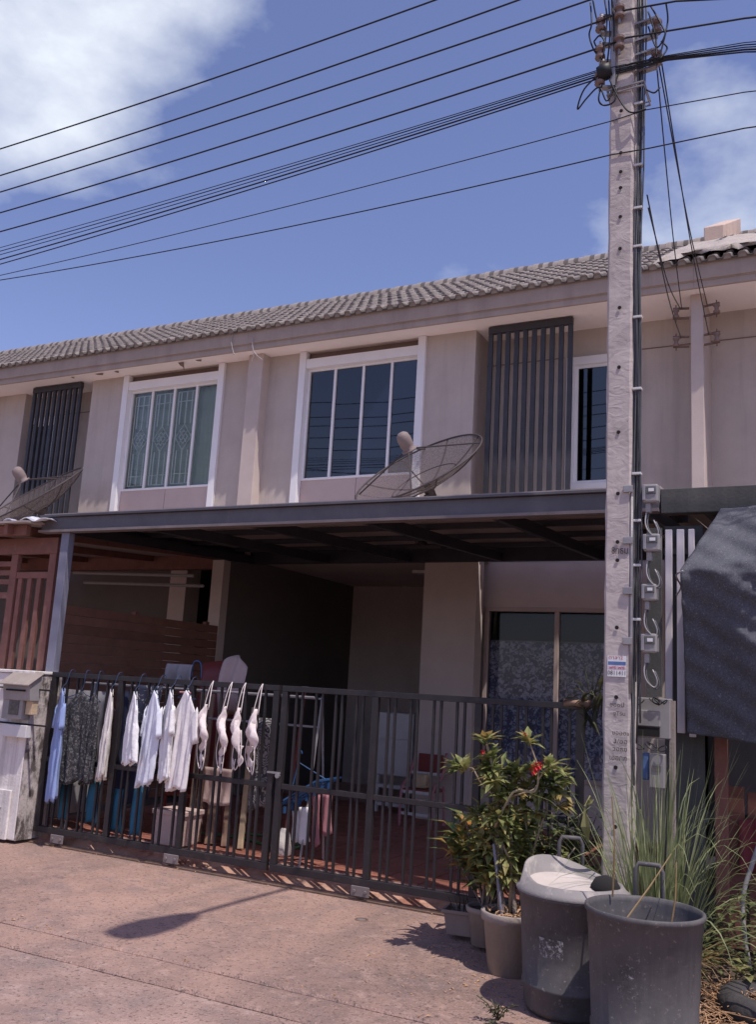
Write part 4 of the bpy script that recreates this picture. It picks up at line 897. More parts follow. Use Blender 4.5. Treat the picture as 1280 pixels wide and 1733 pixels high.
for k in range(7):
    x = -.86+k*.17; MB().box(x, x+.15, 6.9, 6.925, -.05, .98+.03*math.sin(k*5)).build('board', M['redbrown'], rc, bevel=.004)
b = MB(); b.box(-1.0, .5, 6.93, 6.96, .75, .8); b.box(-1.0, .5, 6.93, 6.96, .2, .25); b.build('rail', M['darkbeam'], rc)
rs = MB(); rs.grid(lambda u, v: (-.74+u*.5, 6.86+.02*math.sin(u*14), .42+v*.34+.03*math.sin(u*7)), 16, 6)
tag(rs.build('red_cloth', M['redcloth'], base=(-.5, 6.86, .4), smooth=True, solid=.004), 'dull red cloth hung on the low board fence at the right edge', 'cloth')
tag(MB().tube(spline([(-.62,6.2,-.02),(-.66,6.22,.35),(-.60,6.24,.6),(-.55,6.3,.75)]), .014, 7).build('bent_pipe', M['conduit'], base=(-.62,6.2,0), smooth=True), 'pale bent pipe standing by the board fence at the right edge', 'pipe')

# ------------------------------------------------------------------ bins
def bin_(c, rt, rb_, h, label, rings=True):
    c = Vector(c); t = thing('grey_bin', label, 'bin', c, 'grey plastic bins by the pole')
    n = 40; k3 = lambda f_: rb_+(rt-rb_)*f_/.9
    prof = [(0,.0),(rb_*.96,0),(rb_,.02),(k3(.20),h*.20),(k3(.20)+.006,h*.21),(k3(.24)+.006,h*.235),(k3(.25),h*.245),(rb_+(rt-rb_)*.55,h*.55),(rt*.985,h*.87),(rt*1.0,h*.875),(rt*1.005,h*.955),(rt*1.035,h*.96),(rt*1.05,h*.975),(rt*1.045,h*.995),(rt*1.02,h),(rt*.985,h*.995),(rt*.97,h*.96),(rb_*.95,.03),(0,.03)]
    MB().lathe(prof, c, n).build('body', M['bin'], t, smooth=True)
    return t
def bin_handle(t, c, az, rt, h, hz):
    c = Vector(c); d_ = Vector((math.cos(az), math.sin(az), 0)); s_ = Vector((-d_.y, d_.x, 0)); p_ = c+d_*(rt+.03)
    pts = [p_-s_*.062+Vector((0,0,h*.55)), p_-s_*.062+Vector((0,0,hz-.03)), p_-s_*.048+Vector((0,0,hz)), p_+s_*.048+Vector((0,0,hz)), p_+s_*.062+Vector((0,0,hz-.03)), p_+s_*.062+Vector((0,0,h*.55))]
    MB().tube(pts, .0115, 8).build('handle', M['bin'], t, smooth=True)
C1 = Vector((-1.335, 4.94, -.02)); B1 = bin_(C1, .268, .235, .56, 'grey bin with a tilted pale lid beside the clay pot')
bin_handle(B1, C1, R(108), .268, .56, .775)
# lid: dished disc with a rim band, lying askew, paler in the middle
def lidp(u, v):
    a = u*2*math.pi; r = .262*v; q_ = C1 + Vector((math.cos(a)*r, math.sin(a)*r, 0))
    tilt = .62-.17*math.cos(a-R(165))*-1*v*.0
    return q_
lb = MB(); n = 44; vs = []; fs = []
def lz(a, r): return .572 + .09*max(0, math.cos(a-R(150)))**1.3*(r/.262)
for k in range(n):
    a = 2*math.pi*k/n
    for r, dz in ((.285,-.012),(.288,.0),(.27,.012),(.25,None),(.236,None),(.225,-1),(.12,-2),(.0,-3)):
        if dz is None: z = lz(a, .262) + (.03 if r == .25 else .032)
        elif dz == -1: z = .572 + .035*max(0, math.cos(a-R(150)))
        elif dz == -2: z = .585 + .01*math.cos(a)
        elif dz == -3: z = .59
        else: z = .565+dz
        vs.append((C1.x+math.cos(a)*r, C1.y+math.sin(a)*r, C1.z+z))
for k in range(n):
    for j in range(7): fs.append((k*8+j, ((k+1) % n)*8+j, ((k+1) % n)*8+j+1, k*8+j+1))
lid = lb.add(vs, fs).build('lid', M['binlid'], B1, smooth=True)
for p_ in lid.data.polygons:
    if p_.index % 7 >= 5: p_.material_index = 1
lid.data.materials.append(M['lidtop'])
MB().lathe([(0,0),(.07,.0),(.075,.03),(.05,.07),(0,.085)], C1+Vector((.17,-.02,.575)), 14).build('lid_knob', M['hole'], B1, smooth=True)
C2 = Vector((-.885, 4.475, -.03)); B2 = bin_(C2, .250, .218, .635, 'open grey bin nearest the camera, with twigs inside')
bin_handle(B2, C2, R(97), .25, .635, .775)
tw = MB()
for a_, b_ in (((-1.06,4.62,.60),(-1.07,4.63,1.05)), ((-.95,4.34,.55),(-.80,4.66,.82)), ((-.76,4.35,.5),(-.74,4.44,.82))): tw.tube([a_, ((Vector(a_)+Vector(b_))/2+Vector((.012,0,.012))), b_], [.0045,.0038,.0025], 6)
tag(tw.build('twigs', M['drygrass'], base=C2+Vector((0,0,.05))), 'thin dry twigs sticking out of the open grey bin', 'twigs')
# worn paint marks on the bins
def mark(t, c, az0, az1, z0, z1, r0, r1, mat):
    c = Vector(c); b = MB(); b.grid(lambda u, v: c+Vector((math.cos(az0+u*(az1-az0)), math.sin(az0+u*(az1-az0)), 0))*(r0+(r1-r0)*v+.0025)+Vector((0,0,z0+v*(z1-z0))), 16, 8); b.build('worn_print', mat, t, smooth=True)
def wornmat(name, lo, hi, sc):
    m = bpy.data.materials.new(name); m.use_nodes = True; t = m.node_tree; N = t.nodes; l = t.links.new
    p = N['Principled BSDF']; p.inputs['Base Color'].default_value = (.40,.385,.39,1); p.inputs['Roughness'].default_value = .9
    c = N.new('ShaderNodeTexCoord'); n = N.new('ShaderNodeTexNoise'); n.inputs['Scale'].default_value = sc; n.inputs['Detail'].default_value = 8; n.inputs['Roughness'].default_value = .8
    r = N.new('ShaderNodeMapRange'); r.inputs[1].default_value = lo; r.inputs[2].default_value = hi; tr_ = N.new('ShaderNodeBsdfTransparent'); mx = N.new('ShaderNodeMixShader')
    l(c.outputs['Object'], n.inputs[0]); l(n.outputs[0], r.inputs[0]); l(r.outputs[0], mx.inputs[0]); l(tr_.outputs[0], mx.inputs[1]); l(p.outputs[0], mx.inputs[2]); l(mx.outputs[0], N['Material Output'].inputs[0]); return m
M['worn'] = wornmat('worn_paint', .50, .62, 40); M['worn2'] = wornmat('worn_paint_faint', .56, .66, 55)
def rad(z, rt, rb_, h): return rb_+(rt-rb_)*min(1, z/(h*.9))
mark(B1, C1, R(-112), R(-84), .28, .37, rad(.28,.268,.235,.56), rad(.37,.268,.235,.56)+.001, M['worn'])
mark(B2, C2, R(-106), R(-76), .30, .44, rad(.30,.250,.218,.635), rad(.44,.250,.218,.635)+.001, M['worn2'])

# ------------------------------------------------------------------ pots and plants
def pot(c, rt, rb_, h, mat, name, parent):
    MB().lathe([(0,0),(rb_,0),(rt*.95,h*.84),(rt*1.04,h*.85),(rt*1.06,h*.98),(rt*1.02,h),(rt*.92,h*.985),(rt*.9,h*.9)], c, 32).build(name, mat, parent, smooth=True)
    MB().lathe([(0,h*.93),(rt*.5,h*.925),(rt*.92,h*.90)], c, 20).build('soil', M['soil'], parent)
def rosette(b, p_, d_, n, L_, w_, rnd):
    d_ = Vector(d_).normalized()
    for k in range(n):
        a = k*2.4+rnd.uniform(-.3,.3); e = Vector((math.cos(a), math.sin(a), 0)); e = (e-d_*e.dot(d_)); t_ = rnd.uniform(.15, .9)
        dd = d_*t_ + e*(1.15-t_*.6)
        b.leaf(p_-d_*rnd.uniform(0,.05), dd, L_*rnd.uniform(.65,1.15), w_*rnd.uniform(.8,1.2), droop=rnd.uniform(.05,.4))
PC = Vector((-1.80, 5.36, -.03))
ad_ = thing('potted_shrub', 'tall flowering shrub with bare pale branches in a round clay pot', 'potted plant', PC)
pot(PC, .165, .125, .33, M['pot'], 'pot', ad_)
lit = MB(); rl = random.Random(21)
for k in range(70):
    a = rl.uniform(0, 6.28); r = .145*math.sqrt(rl.random()); lit.leaf(PC+Vector((math.cos(a)*r, math.sin(a)*r, .31+rl.uniform(0,.02))), (rl.uniform(-1,1), rl.uniform(-1,1), rl.uniform(-.1,.6)), .05, .018)
lit.build('dry_litter', M['straw'], ad_, kind='stuff')
st_ = PC+Vector((0,0,.2)); rl = random.Random(22); br = MB(); lv = MB(); fl_ = MB()
def P5(px, py, Y): return at(px, py, Y=Y)
limbs = [([(848,1555),(846,1480),(842,1400),(838,1330),(832,1290),(822,1250)], 5.36, .021), ([(862,1560),(866,1470),(856,1440),(848,1420)], 5.38, .016),
 ([(838,1400),(870,1340),(905,1340),(912,1310),(908,1290),(900,1265),(896,1250)], 5.30, .010), ([(838,1360),(860,1350),(900,1338),(908,1330)], 5.34, .009),
 ([(835,1345),(815,1325),(806,1310),(800,1300),(782,1300)], 5.30, .008), ([(845,1440),(825,1400),(815,1380),(800,1378)], 5.42, .007),
 ([(900,1450),(915,1400),(925,1370),(920,1345),(912,1325)], 5.52, .010), ([(888,1440),(892,1390),(890,1350),(895,1320)], 5.56, .010), ([(900,1450),(888,1380),(892,1372)], 5.5, .007),
 ([(925,1372),(940,1372),(948,1365)], 5.5, .006), ([(912,1320),(925,1300),(935,1295)], 5.3, .006), ([(842,1400),(858,1380),(868,1358)], 5.4, .007)]
for pts, Y, r in limbs:
    pp_ = spline([P5(x, y, Y+.02*math.sin(i*1.7+r*900)) for i, (x, y) in enumerate(pts)], 4)
    n = len(pp_); br.tube(pp_, [r*.78*(1-.55*i/n) for i in range(n)], 7)
br.build('branches', M['barklight'], ad_, smooth=True)
b = MB(); b.tube(spline([PC+Vector((-.02,0,.24)), P5(846,1500,5.37), P5(850,1450,5.37), P5(846,1420,5.37)]), [.021-.0005*i for i in range(19)], 9); b.tube(spline([PC+Vector((.03,.02,.24)), P5(868,1500,5.4), P5(870,1450,5.42), P5(862,1400,5.42)]), [.018-.0004*i for i in range(19)], 9); b.build('trunk', M['bark'], ad_, smooth=True)
tips = [(822,1250,5.36,12,(0,-.1,1)),(826,1275,5.36,9,(-.3,-.4,.8)),(832,1300,5.35,14,(.2,-.4,.8)),(838,1320,5.3,12,(-.3,-.5,.6)),(896,1250,5.3,10,(.2,-.2,1)),(770,1298,5.3,10,(-1,-.2,.4)),(782,1296,5.3,6,(-.5,-.3,.6)),
 (868,1308,5.4,12,(-.3,-.3,.8)),(880,1305,5.42,12,(.3,-.3,.8)),(895,1330,5.45,12,(.2,-.5,.5)),(935,1292,5.3,8,(.6,-.2,.6)),(945,1320,5.45,12,(.5,-.3,.4)),(955,1308,5.5,8,(.8,-.2,.4)),(948,1365,5.5,8,(.8,-.3,.2)),
 (915,1350,5.5,10,(.2,-.6,.3)),(860,1335,5.35,12,(-.1,-.7,.4)),(850,1362,5.35,12,(.1,-.8,.3)),(872,1375,5.45,10,(.1,-.7,.3)),(800,1376,5.42,7,(-.7,-.3,.4)),(812,1370,5.42,6,(-.3,-.4,.6)),(845,1385,5.3,8,(.2,-.8,.2)),(905,1375,5.5,8,(0,-.7,.2)),
 (858,1400,5.4,9,(-.2,-.6,.3)),(880,1410,5.45,9,(.2,-.6,.3)),(925,1330,5.45,8,(.2,-.6,.5)),(842,1345,5.3,9,(-.5,-.5,.4)),(885,1345,5.5,8,(0,-.6,.5)),
 (820,1300,5.38,9,(-.4,-.4,.6)),(850,1300,5.4,9,(.2,-.3,.7)),(905,1300,5.42,9,(.1,-.3,.7)),(925,1310,5.45,9,(.4,-.3,.6)),(870,1330,5.45,9,(0,-.5,.5)),(935,1345,5.5,9,(.5,-.4,.3)),(895,1395,5.55,9,(.1,-.6,.3)),(835,1375,5.35,9,(-.4,-.6,.3)),(865,1425,5.45,8,(0,-.6,.3)),(828,1325,5.38,8,(-.5,-.4,.5)),(950,1340,5.5,8,(.6,-.3,.3)),(910,1330,5.5,8,(.1,-.5,.5)),
 (812,1420,5.38,9,(-.5,-.5,.4)),(828,1440,5.36,9,(-.2,-.7,.4)),(858,1450,5.36,9,(.2,-.7,.4)),(838,1475,5.34,8,(-.2,-.7,.3)),(866,1480,5.36,8,(.2,-.7,.3)),(880,1440,5.4,9,(.3,-.6,.4)),(806,1450,5.4,8,(-.5,-.5,.3)),(822,1490,5.36,7,(-.3,-.6,.3)),(875,1460,5.42,8,(.3,-.5,.4)),(845,1415,5.34,8,(0,-.8,.3))]
for px, py, Y, n, d_ in tips: rosette(lv, P5(px, py, Y), d_, n+8, .115, .040, rl)
lv.build('leaves', M['leaf'], ad_, kind='stuff')
for k, (px, py) in enumerate([(908,1296),(914,1294),(905,1303),(889,1243),(818,1272)]):
    s_ = .036 if k < 3 else .02; p_ = P5(px, py, 5.27); fb = MB()
    for q_ in range(7): a = q_*.9; fb.leaf(p_, (math.cos(a)*.8, -.5+.4*math.sin(a*2), math.sin(a)*.8), s_, s_*.6)
    fb.build('flower', M['flower'], ad_)
stk = MB().tube([PC+Vector((-.03,-.05,.24)), P5(836,1428,5.31)], .008, 7).build('support_stake', M['postgrey'], ad_)

def bush(name, label, base, mat, n, rx, rz, L_, w_, seed, zc, pot_=None, upw=.5):
    base = Vector(base); t = thing(name, label, 'potted plant', base); r_ = random.Random(seed)
    if pot_: pot(base, *pot_, M['pot'], 'pot', t); z0 = pot_[2]*.9
    else: z0 = 0
    stb = MB(); lv_ = MB()
    for k in range(max(6, n//22)):
        a = r_.uniform(0, 6.28); e = base+Vector((math.cos(a)*rx*r_.uniform(.2,.9), math.sin(a)*rx*r_.uniform(.2,.8), zc+rz*r_.uniform(-.2,.8)))
        s0_ = base+Vector((r_.uniform(-.03,.03), r_.uniform(-.03,.03), z0)); mid = (s0_+e)/2+Vector((r_.uniform(-.04,.04), r_.uniform(-.04,.04), .05))
        pts = spline([s0_, mid, e], 5); stb.tube(pts, [.008*(1-.6*i/len(pts)) for i in range(len(pts))], 5)
        for q_ in range(n//max(6, n//22)):
            f_ = r_.uniform(.35, 1); pp_ = pts[int(f_*(len(pts)-1))]; a2 = r_.uniform(0, 6.28)
            lv_.leaf(pp_+Vector((r_.uniform(-.02,.02), r_.uniform(-.02,.02), 0)), (math.cos(a2), math.sin(a2), r_.uniform(-.1, 1)*upw*2), L_*r_.uniform(.6,1.25), w_*r_.uniform(.7,1.2), droop=r_.uniform(.05,.45))
    stb.build('stems', M['bark'], t, smooth=True); lv_.build('leaves', mat, t, kind='stuff')
    return t
bush('potted_croton', 'croton with green, yellow and orange leaves left of the tall shrub', (-2.08, 5.72, 0), M['croton'], 620, .34, .32, .17, .05, 31, .52, (.12,.09,.22), .6)
bush('potted_shrub', 'dark small-leaved bush behind the lidded bin, against the gate', (-1.72, 5.92, 0), M['darkleaf'], 800, .36, .34, .075, .036, 32, .55, (.13,.10,.24), .3)
bush('potted_shrub', 'dark leafy plant between the bush and the utility pole', (-1.52, 5.75, 0), M['darkleaf'], 300, .19, .24, .09, .045, 33, .46, (.11,.09,.20), .3)
bush('potted_shrub', 'low yellow-green bush filling the gap between the clay pot and the bins', (-1.66, 5.52, 0), M['leaf'], 420, .22, .26, .085, .034, 34, .46, (.11,.09,.2), .35)
# loose pale leaf hanging near the pole
b = MB(); q = at(990, 1365, Y=5.45); b.leaf(q, (.1,-.1,-1), .20, .055, up=(0,-1,0)); b.leaf(at(992,1362,Y=5.45), (.4,-.1,.3), .06, .03, up=(0,-1,0)); b.tube([q, q+Vector((.0,.12,.05)), q+Vector((-.1,.3,-.25))], .004, 5)
tag(b.build('dry_leaf', M['paleleaf'], base=q, solid=.0015), 'large pale yellowing leaf hanging beside the utility pole', 'leaf')
# rectangular planter
pc_ = Vector((-2.285, 5.865, 0)); pt = thing('planter_box', 'small brown rectangular planter in front of the gate', 'planter', pc_)
def fr(x, y, z): 
    a = R(8); return pc_+Vector((x*math.cos(a)-y*math.sin(a), x*math.sin(a)+y*math.cos(a), z))
b = MB(); hw, hd, H_ = .115, .09, .15
o_ = [(-1,-1),(1,-1),(1,1),(-1,1)]
vs = [fr(s*hw*.8, t_*hd*.8, 0) for s, t_ in o_]+[fr(s*hw*.97, t_*hd*.97, H_*.86) for s, t_ in o_]+[fr(s*hw*1.1, t_*hd*1.1, H_*.86) for s, t_ in o_]+[fr(s*hw*1.1, t_*hd*1.1, H_) for s, t_ in o_]+[fr(s*hw*.95, t_*hd*.95, H_) for s, t_ in o_]+[fr(s*hw*.9, t_*hd*.9, H_*.75) for s, t_ in o_]
b.add(vs, [(3,2,1,0)]+[(r_*4+k, r_*4+(k+1)%4, r_*4+4+(k+1)%4, r_*4+4+k) for r_ in range(5) for k in range(4)]+[(20,21,22,23)]); b.build('box', M['planter'], pt, bevel=.004)
b = MB(); rl = random.Random(41)
for k in range(22): b.blade(fr(rl.uniform(-.08,.08), rl.uniform(-.06,.06), .11), (rl.uniform(-.6,.6), rl.uniform(-.6,.3), 1), rl.uniform(.08,.22), .006, 1.2)
b.build('dry_stems', M['weed'], pt, kind='stuff')
kp = thing('grey_pot', 'small grey pot tucked behind the brown planter', 'pot', (-2.06, 5.95, 0)); pot(Vector((-2.13,6.02,0)), .09, .07, .2, M['bin'], 'pot', kp)

# lemongrass
LG = Vector((-.985, 5.36, -.02)); lg = thing('lemongrass_clump', 'tall clump of lemongrass behind the open grey bin', 'grass clump', LG)
rl = random.Random(51); b = MB(); dr = MB()
for k in range(210):
    a = rl.uniform(0, 6.28); r = .13*math.sqrt(rl.random()); s_ = rl.uniform(0, 1)**1.5*.5
    b.blade(LG+Vector((math.cos(a)*r, math.sin(a)*r*.8, .1)), (math.cos(a)*s_+rl.uniform(-.1,.15), math.sin(a)*s_, 1), rl.uniform(.65, 1.3), rl.uniform(.007,.013), rl.uniform(.1, 1.0) if k % 5 < 3 else rl.uniform(1.2, 3.4), 9)
for k in range(120):
    a = rl.uniform(0, 6.28); r = .14*math.sqrt(rl.random())
    dr.blade(LG+Vector((math.cos(a)*r, math.sin(a)*r*.8, .1)), (math.cos(a)*.6, math.sin(a)*.6, .8), rl.uniform(.2,.5), .008, rl.uniform(.8,2.4), 5)
b.build('blades', M['grass'], lg, kind='stuff'); dr.build('dry_blades', M['drygrass'], lg, kind='stuff')
big = [(.9,-.25,1.0,.95,2.2),(.75,-.5,1.0,1.0,2.6),(1.1,-.15,.9,1.05,1.6),(-.55,-.3,1.1,1.0,.2),(.6,-.1,1.2,1.0,2.4),(-.35,-.35,1.0,.9,2.2),(.45,-.45,1.2,.8,3.2),(1.3,.1,.8,.9,.2),(1.0,-.4,1.1,.9,3.0),(-.8,-.1,1.0,.9,.5)]
for (x, y, z, L_, dr_) in big: MB().blade(LG+Vector((x*.05, y*.05, .15)), (x, y, z), L_, .017, dr_, 10).build('blade', M['grass'], lg)
MB().lathe([(0,0),(.13,0),(.16,.16),(.165,.17),(.15,.17),(.14,.13),(0,.13)], LG, 18).build('pot', M['bin'], lg, smooth=True)

# right-hand verge: weeds, straw, old tyre
ty = MB().lathe([(.16,.0),(.24,-.01),(.28,.03),(.29,.075),(.28,.12),(.24,.15),(.17,.14),(.15,.10)], (-.40, 5.28, -.01), 28).build('old_tyre', M['tyre'], base=(-.40,5.28,0), smooth=True)
tag(ty, 'half buried black tyre in the straw at the lower right', 'tyre')
b = MB(); rl = random.Random(61)
for k in range(900):
    x = rl.gauss(-.45, .22); y = rl.gauss(5.25, .26)
    if x < -.78+.25*(5.25-y)*0 or y < 4.7: continue
    z = .03+rl.uniform(0, .10)*math.exp(-((x+.42)**2+(y-5.25)**2)*9); a = rl.uniform(0, 3.14); l_ = rl.uniform(.05,.16); d_ = Vector((math.cos(a), math.sin(a), rl.uniform(-.2,.3)))*l_
    b.bar((x,y,z+.01), Vector((x,y,z+.01))+d_, .0035, .0025)
o = b.build('straw_litter', M['straw']); o['kind'] = 'stuff'; o['label'] = 'orange-brown dry straw scattered on the verge'
b = MB()
for k in range(1100):
    x = rl.uniform(-.95, .5); y = rl.uniform(5.55, 6.35); hh = .42*math.exp(-((x+.60)**2)*9)*rl.random()**.6+.02
    a = rl.uniform(0, 6.28); b.leaf((x, y, hh), (math.cos(a), math.sin(a)-.3, rl.uniform(-.3,.6)), rl.uniform(.04,.09), rl.uniform(.02,.04))
o = b.build('ground_cover', M['darkleaf']); o['kind'] = 'stuff'; o['label'] = 'dark leafy ground cover along the right verge'
b = MB()
for k in range(16):
    a = rl.uniform(0, 6.28); b.leaf((-.62+rl.uniform(-.12,.12), 5.50+rl.uniform(-.08,.08), .12+rl.uniform(0,.10)), (math.cos(a), math.sin(a)-.4, .3), rl.uniform(.06,.11), .05)
b.tube([(-.62,5.5,0),(-.62,5.5,.14)], .006, 5)
tag(b.build('young_weed', M['paleleaf'], base=(-.62,5.5,0)), 'young yellow-green broad-leaved weed by the open bin', 'weed')
def weed(base, n, h, seed, label, mat='weed', spread=.5):
    r_ = random.Random(seed); base = Vector(base); b = MB()
    for k in range(n):
        d_ = Vector((r_.uniform(-1,1)*spread, r_.uniform(-1,.3)*spread, 1)); e = base+d_*h*r_.uniform(.5,1); b.tube([base, (base+e)/2+Vector((0,0,.02)), e], .003, 4)
        for q_ in range(7):
            a = r_.uniform(0, 6.28); b.leaf(base+(e-base)*r_.uniform(.2,1), (math.cos(a), math.sin(a), r_.uniform(-.2,.6)), r_.uniform(.025,.05), .016)
    tag(b.build('dry_weed', M[mat], base=base), label, 'weed')
weed((-6.86, 6.10, 0), 12, .32, 71, 'dry grey weed growing at the foot of the white pillar')
weed((-1.58, 4.55, -.02), 7, .10, 72, 'small weed in front of the lidded bin', 'weed', 1.2)
weed((-1.50, 4.36, -.03), 6, .09, 73, 'small weed in the road joint near the bins', 'weed', 1.2)

b = MB(); rl = random.Random(91)
for k in range(260):
    t_ = rl.random()
    x, y = (rl.gauss(-1.95, .35), rl.gauss(5.35, .35)) if t_ < .45 else (rl.uniform(-6.5, -1.6), rl.choice([rl.uniform(4.42, 6.3), rl.gauss(4.40, .03), rl.gauss(6.30, .03)]))
    if y > 6.32 or y < 4.40: continue
    z = -.030-.004*(6.33-y)/2; a = rl.uniform(0, 6.28)
    if rl.random() < .5: b.leaf((x, y, z+.004), (math.cos(a), math.sin(a), .15), rl.uniform(.015,.045), rl.uniform(.006,.016), droop=.2)
    else: b.box(x-.004, x+.004*rl.uniform(.5,2), y-.004, y+.005, z-.002, z+.005*rl.uniform(.5,1.6))
o = b.build('leaf_litter', M['straw']); o['kind'] = 'stuff'; o['label'] = 'dead leaves and grit scattered on the driveway'
q = at(612, 1557, Z=-.03)
dc = thing('drain_cap', 'small round metal cap set in the middle of the driveway', 'drain cap', q)
MB().lathe([(.0,.004),(.028,.004),(.030,.002),(.030,-.01)], q, 16).build('cap', M['galv'], dc, smooth=True); MB().lathe([(.034,-.006),(.034,.0065),(.044,.0055),(.046,-.006)], q, 18).build('ring', M['rust'], dc, smooth=True)

# ------------------------------------------------------------------ washing on the gate
UPZ = 1.475
def hanger(parent, c, ax, w_, top, mat):
    """wire hanger: hook over the rail, sloping arms"""
    c = Vector(c); ax = Vector(ax); hook = Vector((c.x, 6.36, UPZ+.012))
    pts = spline([hook+Vector((0,.03,-.02)), hook+Vector((0,.012,.012)), hook+Vector((0,-.03,-.0)), Vector((c.x, (c.y+6.33)/2, top+.05)), c+Vector((0,0,.03)), c], 4)
    k = MB(); k.tube(pts, .0026, 5); k.tube([c-ax*w_+Vector((0,0,-.055)), c, c+ax*w_+Vector((0,0,-.055)), c-ax*w_+Vector((0,0,-.055))], .004, 5)
    k.build('hanger', M['hangerwire'] if mat is M['blueplastic'] else mat, parent, smooth=True)
def garment(name, label, px, py, plen, w_, ang, mat, sleeves=True, slen=.20, Y=6.265, flare=1.0, hg='hangerwire', seed=0, neck=None, group='washing hung on the gate', zoff=0, cat='shirt'):
    """shirt on a hanger: two cloth layers with folds and hanging sleeves; px,py = neck point, plen = length"""
    c = at(px, py, Y=Y); ax = Vector((math.cos(ang), math.sin(ang), 0)); nr = Vector((-ax.y, ax.x, 0)); r_ = random.Random(seed)
    ph = [r_.uniform(0, 6.28) for _ in range(4)]; tilt = r_.uniform(-.05, .05); hemk = r_.uniform(.02, .06)
    t = thing(name, label, cat, c+Vector((0,0,-plen)), group)
    hw = w_/2
    def half(v): return hw*(.30+.70*min(1, v/.10)) if v < .10 else hw*(1+.10*(flare-1)*v*10*.1+(flare-1)*v)
    def fold(u, v): return (.018*math.sin(u*9+ph[0]+v*1.5)+.012*math.sin(u*17+ph[1]-v*2))*min(1, v*2.2)
    def surf(s_):
        def fn(u, v):
            uu = u*2-1; h_ = half(v); drop = .11*min(1, abs(uu)*h_/hw/.95) if v < .35 else .11*max(0, 1-(v-.35)*2)*abs(uu)
            lower = .02*math.sin(uu*5+ph[2])*max(0, v-.8)*5 + hemk*uu*max(0, v-.5)
            cz = (.004*math.sin(uu*23+v*13+ph[1])+.003*math.sin(uu*37-v*19+ph[0]))*min(1, v*3)
            return c + ax*(uu*h_+tilt*v*v) + nr*cz + nr*(s_*(.012+.012*v)*(1-uu*uu)**.5 + fold(uu, v)*.6) + Vector((0,0,-v*plen-drop*(1-v)+lower+(.0)))
        return fn
    b = MB(); b.grid(surf(1), 26, 30); b.grid(surf(-1), 26, 30)
    b.build('body', mat, t, smooth=True, solid=.003)
    if sleeves:
        for s_ in (-1, 1):
            def sl_fn(side):
                def fn(u, v):
                    o0 = c + ax*s_*hw*(.72+.42*u*(1-v*.2)+.32*v) + Vector((0,0,-.10-.13*(1-u)*(1-v)-slen*v*(1.0-.1*u)-.03))
                    return o0 + nr*(side*(.02+.006*v)*math.sin(math.pi*min(1,max(0,u)))+ .008*math.sin(u*6+ph[3]))
                return fn
            k = MB(); k.grid(sl_fn(1), 6, 6); k.grid(sl_fn(-1), 6, 6); k.build('sleeve', mat, t, smooth=True, solid=.003)
    if neck: MB().tube([c+ax*x+nr*.026*math.cos(x*40)+Vector((0,0,-.02-.0*x)) for x in (-.07,-.035,0,.035,.07)], .007, 5).build('collar', neck, t)
    if hg: hanger(t, c+Vector((0,0,-.012)), ax, hw*.93, c.z, M[hg])
    return t
A0 = R(-22)
garment('shirt', 'long light blue shirt, leftmost garment hanging on the gate', 107, 1164, .98, .22, R(-32), M['bluecloth'], slen=.24, hg='blueplastic', seed=1, flare=1.35)
garment('dress', 'black and white patterned dress beside the light blue shirt', 138, 1170, .78, .36, R(8), M['zebra'], sleeves=False, Y=6.30, seed=2, flare=1.1, cat='dress')
garment('dress', 'darker patterned dress left of the long cream cloth', 160, 1174, .76, .20, R(-10), M['zebra'], sleeves=False, Y=6.30, seed=3, cat='dress')
garment('white_trousers', 'long narrow cream trousers hanging between the dresses and shirts', 189, 1166, .76, .11, R(-28), M['offwhite'], sleeves=False, seed=4, hg='blueplastic', flare=1.05, cat='trousers')
garment('shirt', 'short white shirt, leftmost of the white shirts on the gate', 229, 1170, .60, .19, R(-30), M['white'], slen=.05, sleeves=False, seed=5, flare=1.6, cat='shirt', hg='blueplastic')
garment('shirt', 'white short-sleeved shirt on a blue hanger, second of the white shirts', 263, 1168, .78, .22, R(-20), M['whiteblue'], seed=6, slen=.27, hg='blueplastic', flare=1.1)
garment('shirt', 'white short-sleeved shirt, third of the white shirts on the gate', 290, 1167, .74, .21, R(-34), M['white'], seed=7, slen=.25, flare=1.12)
garment('shirt', 'white shirt with a pinkish collar, rightmost of the white shirts', 317, 1168, .80, .27, R(-13), M['whitepink'], seed=8, slen=.30, neck=M['pink'], hg='blueplastic', flare=1.05)
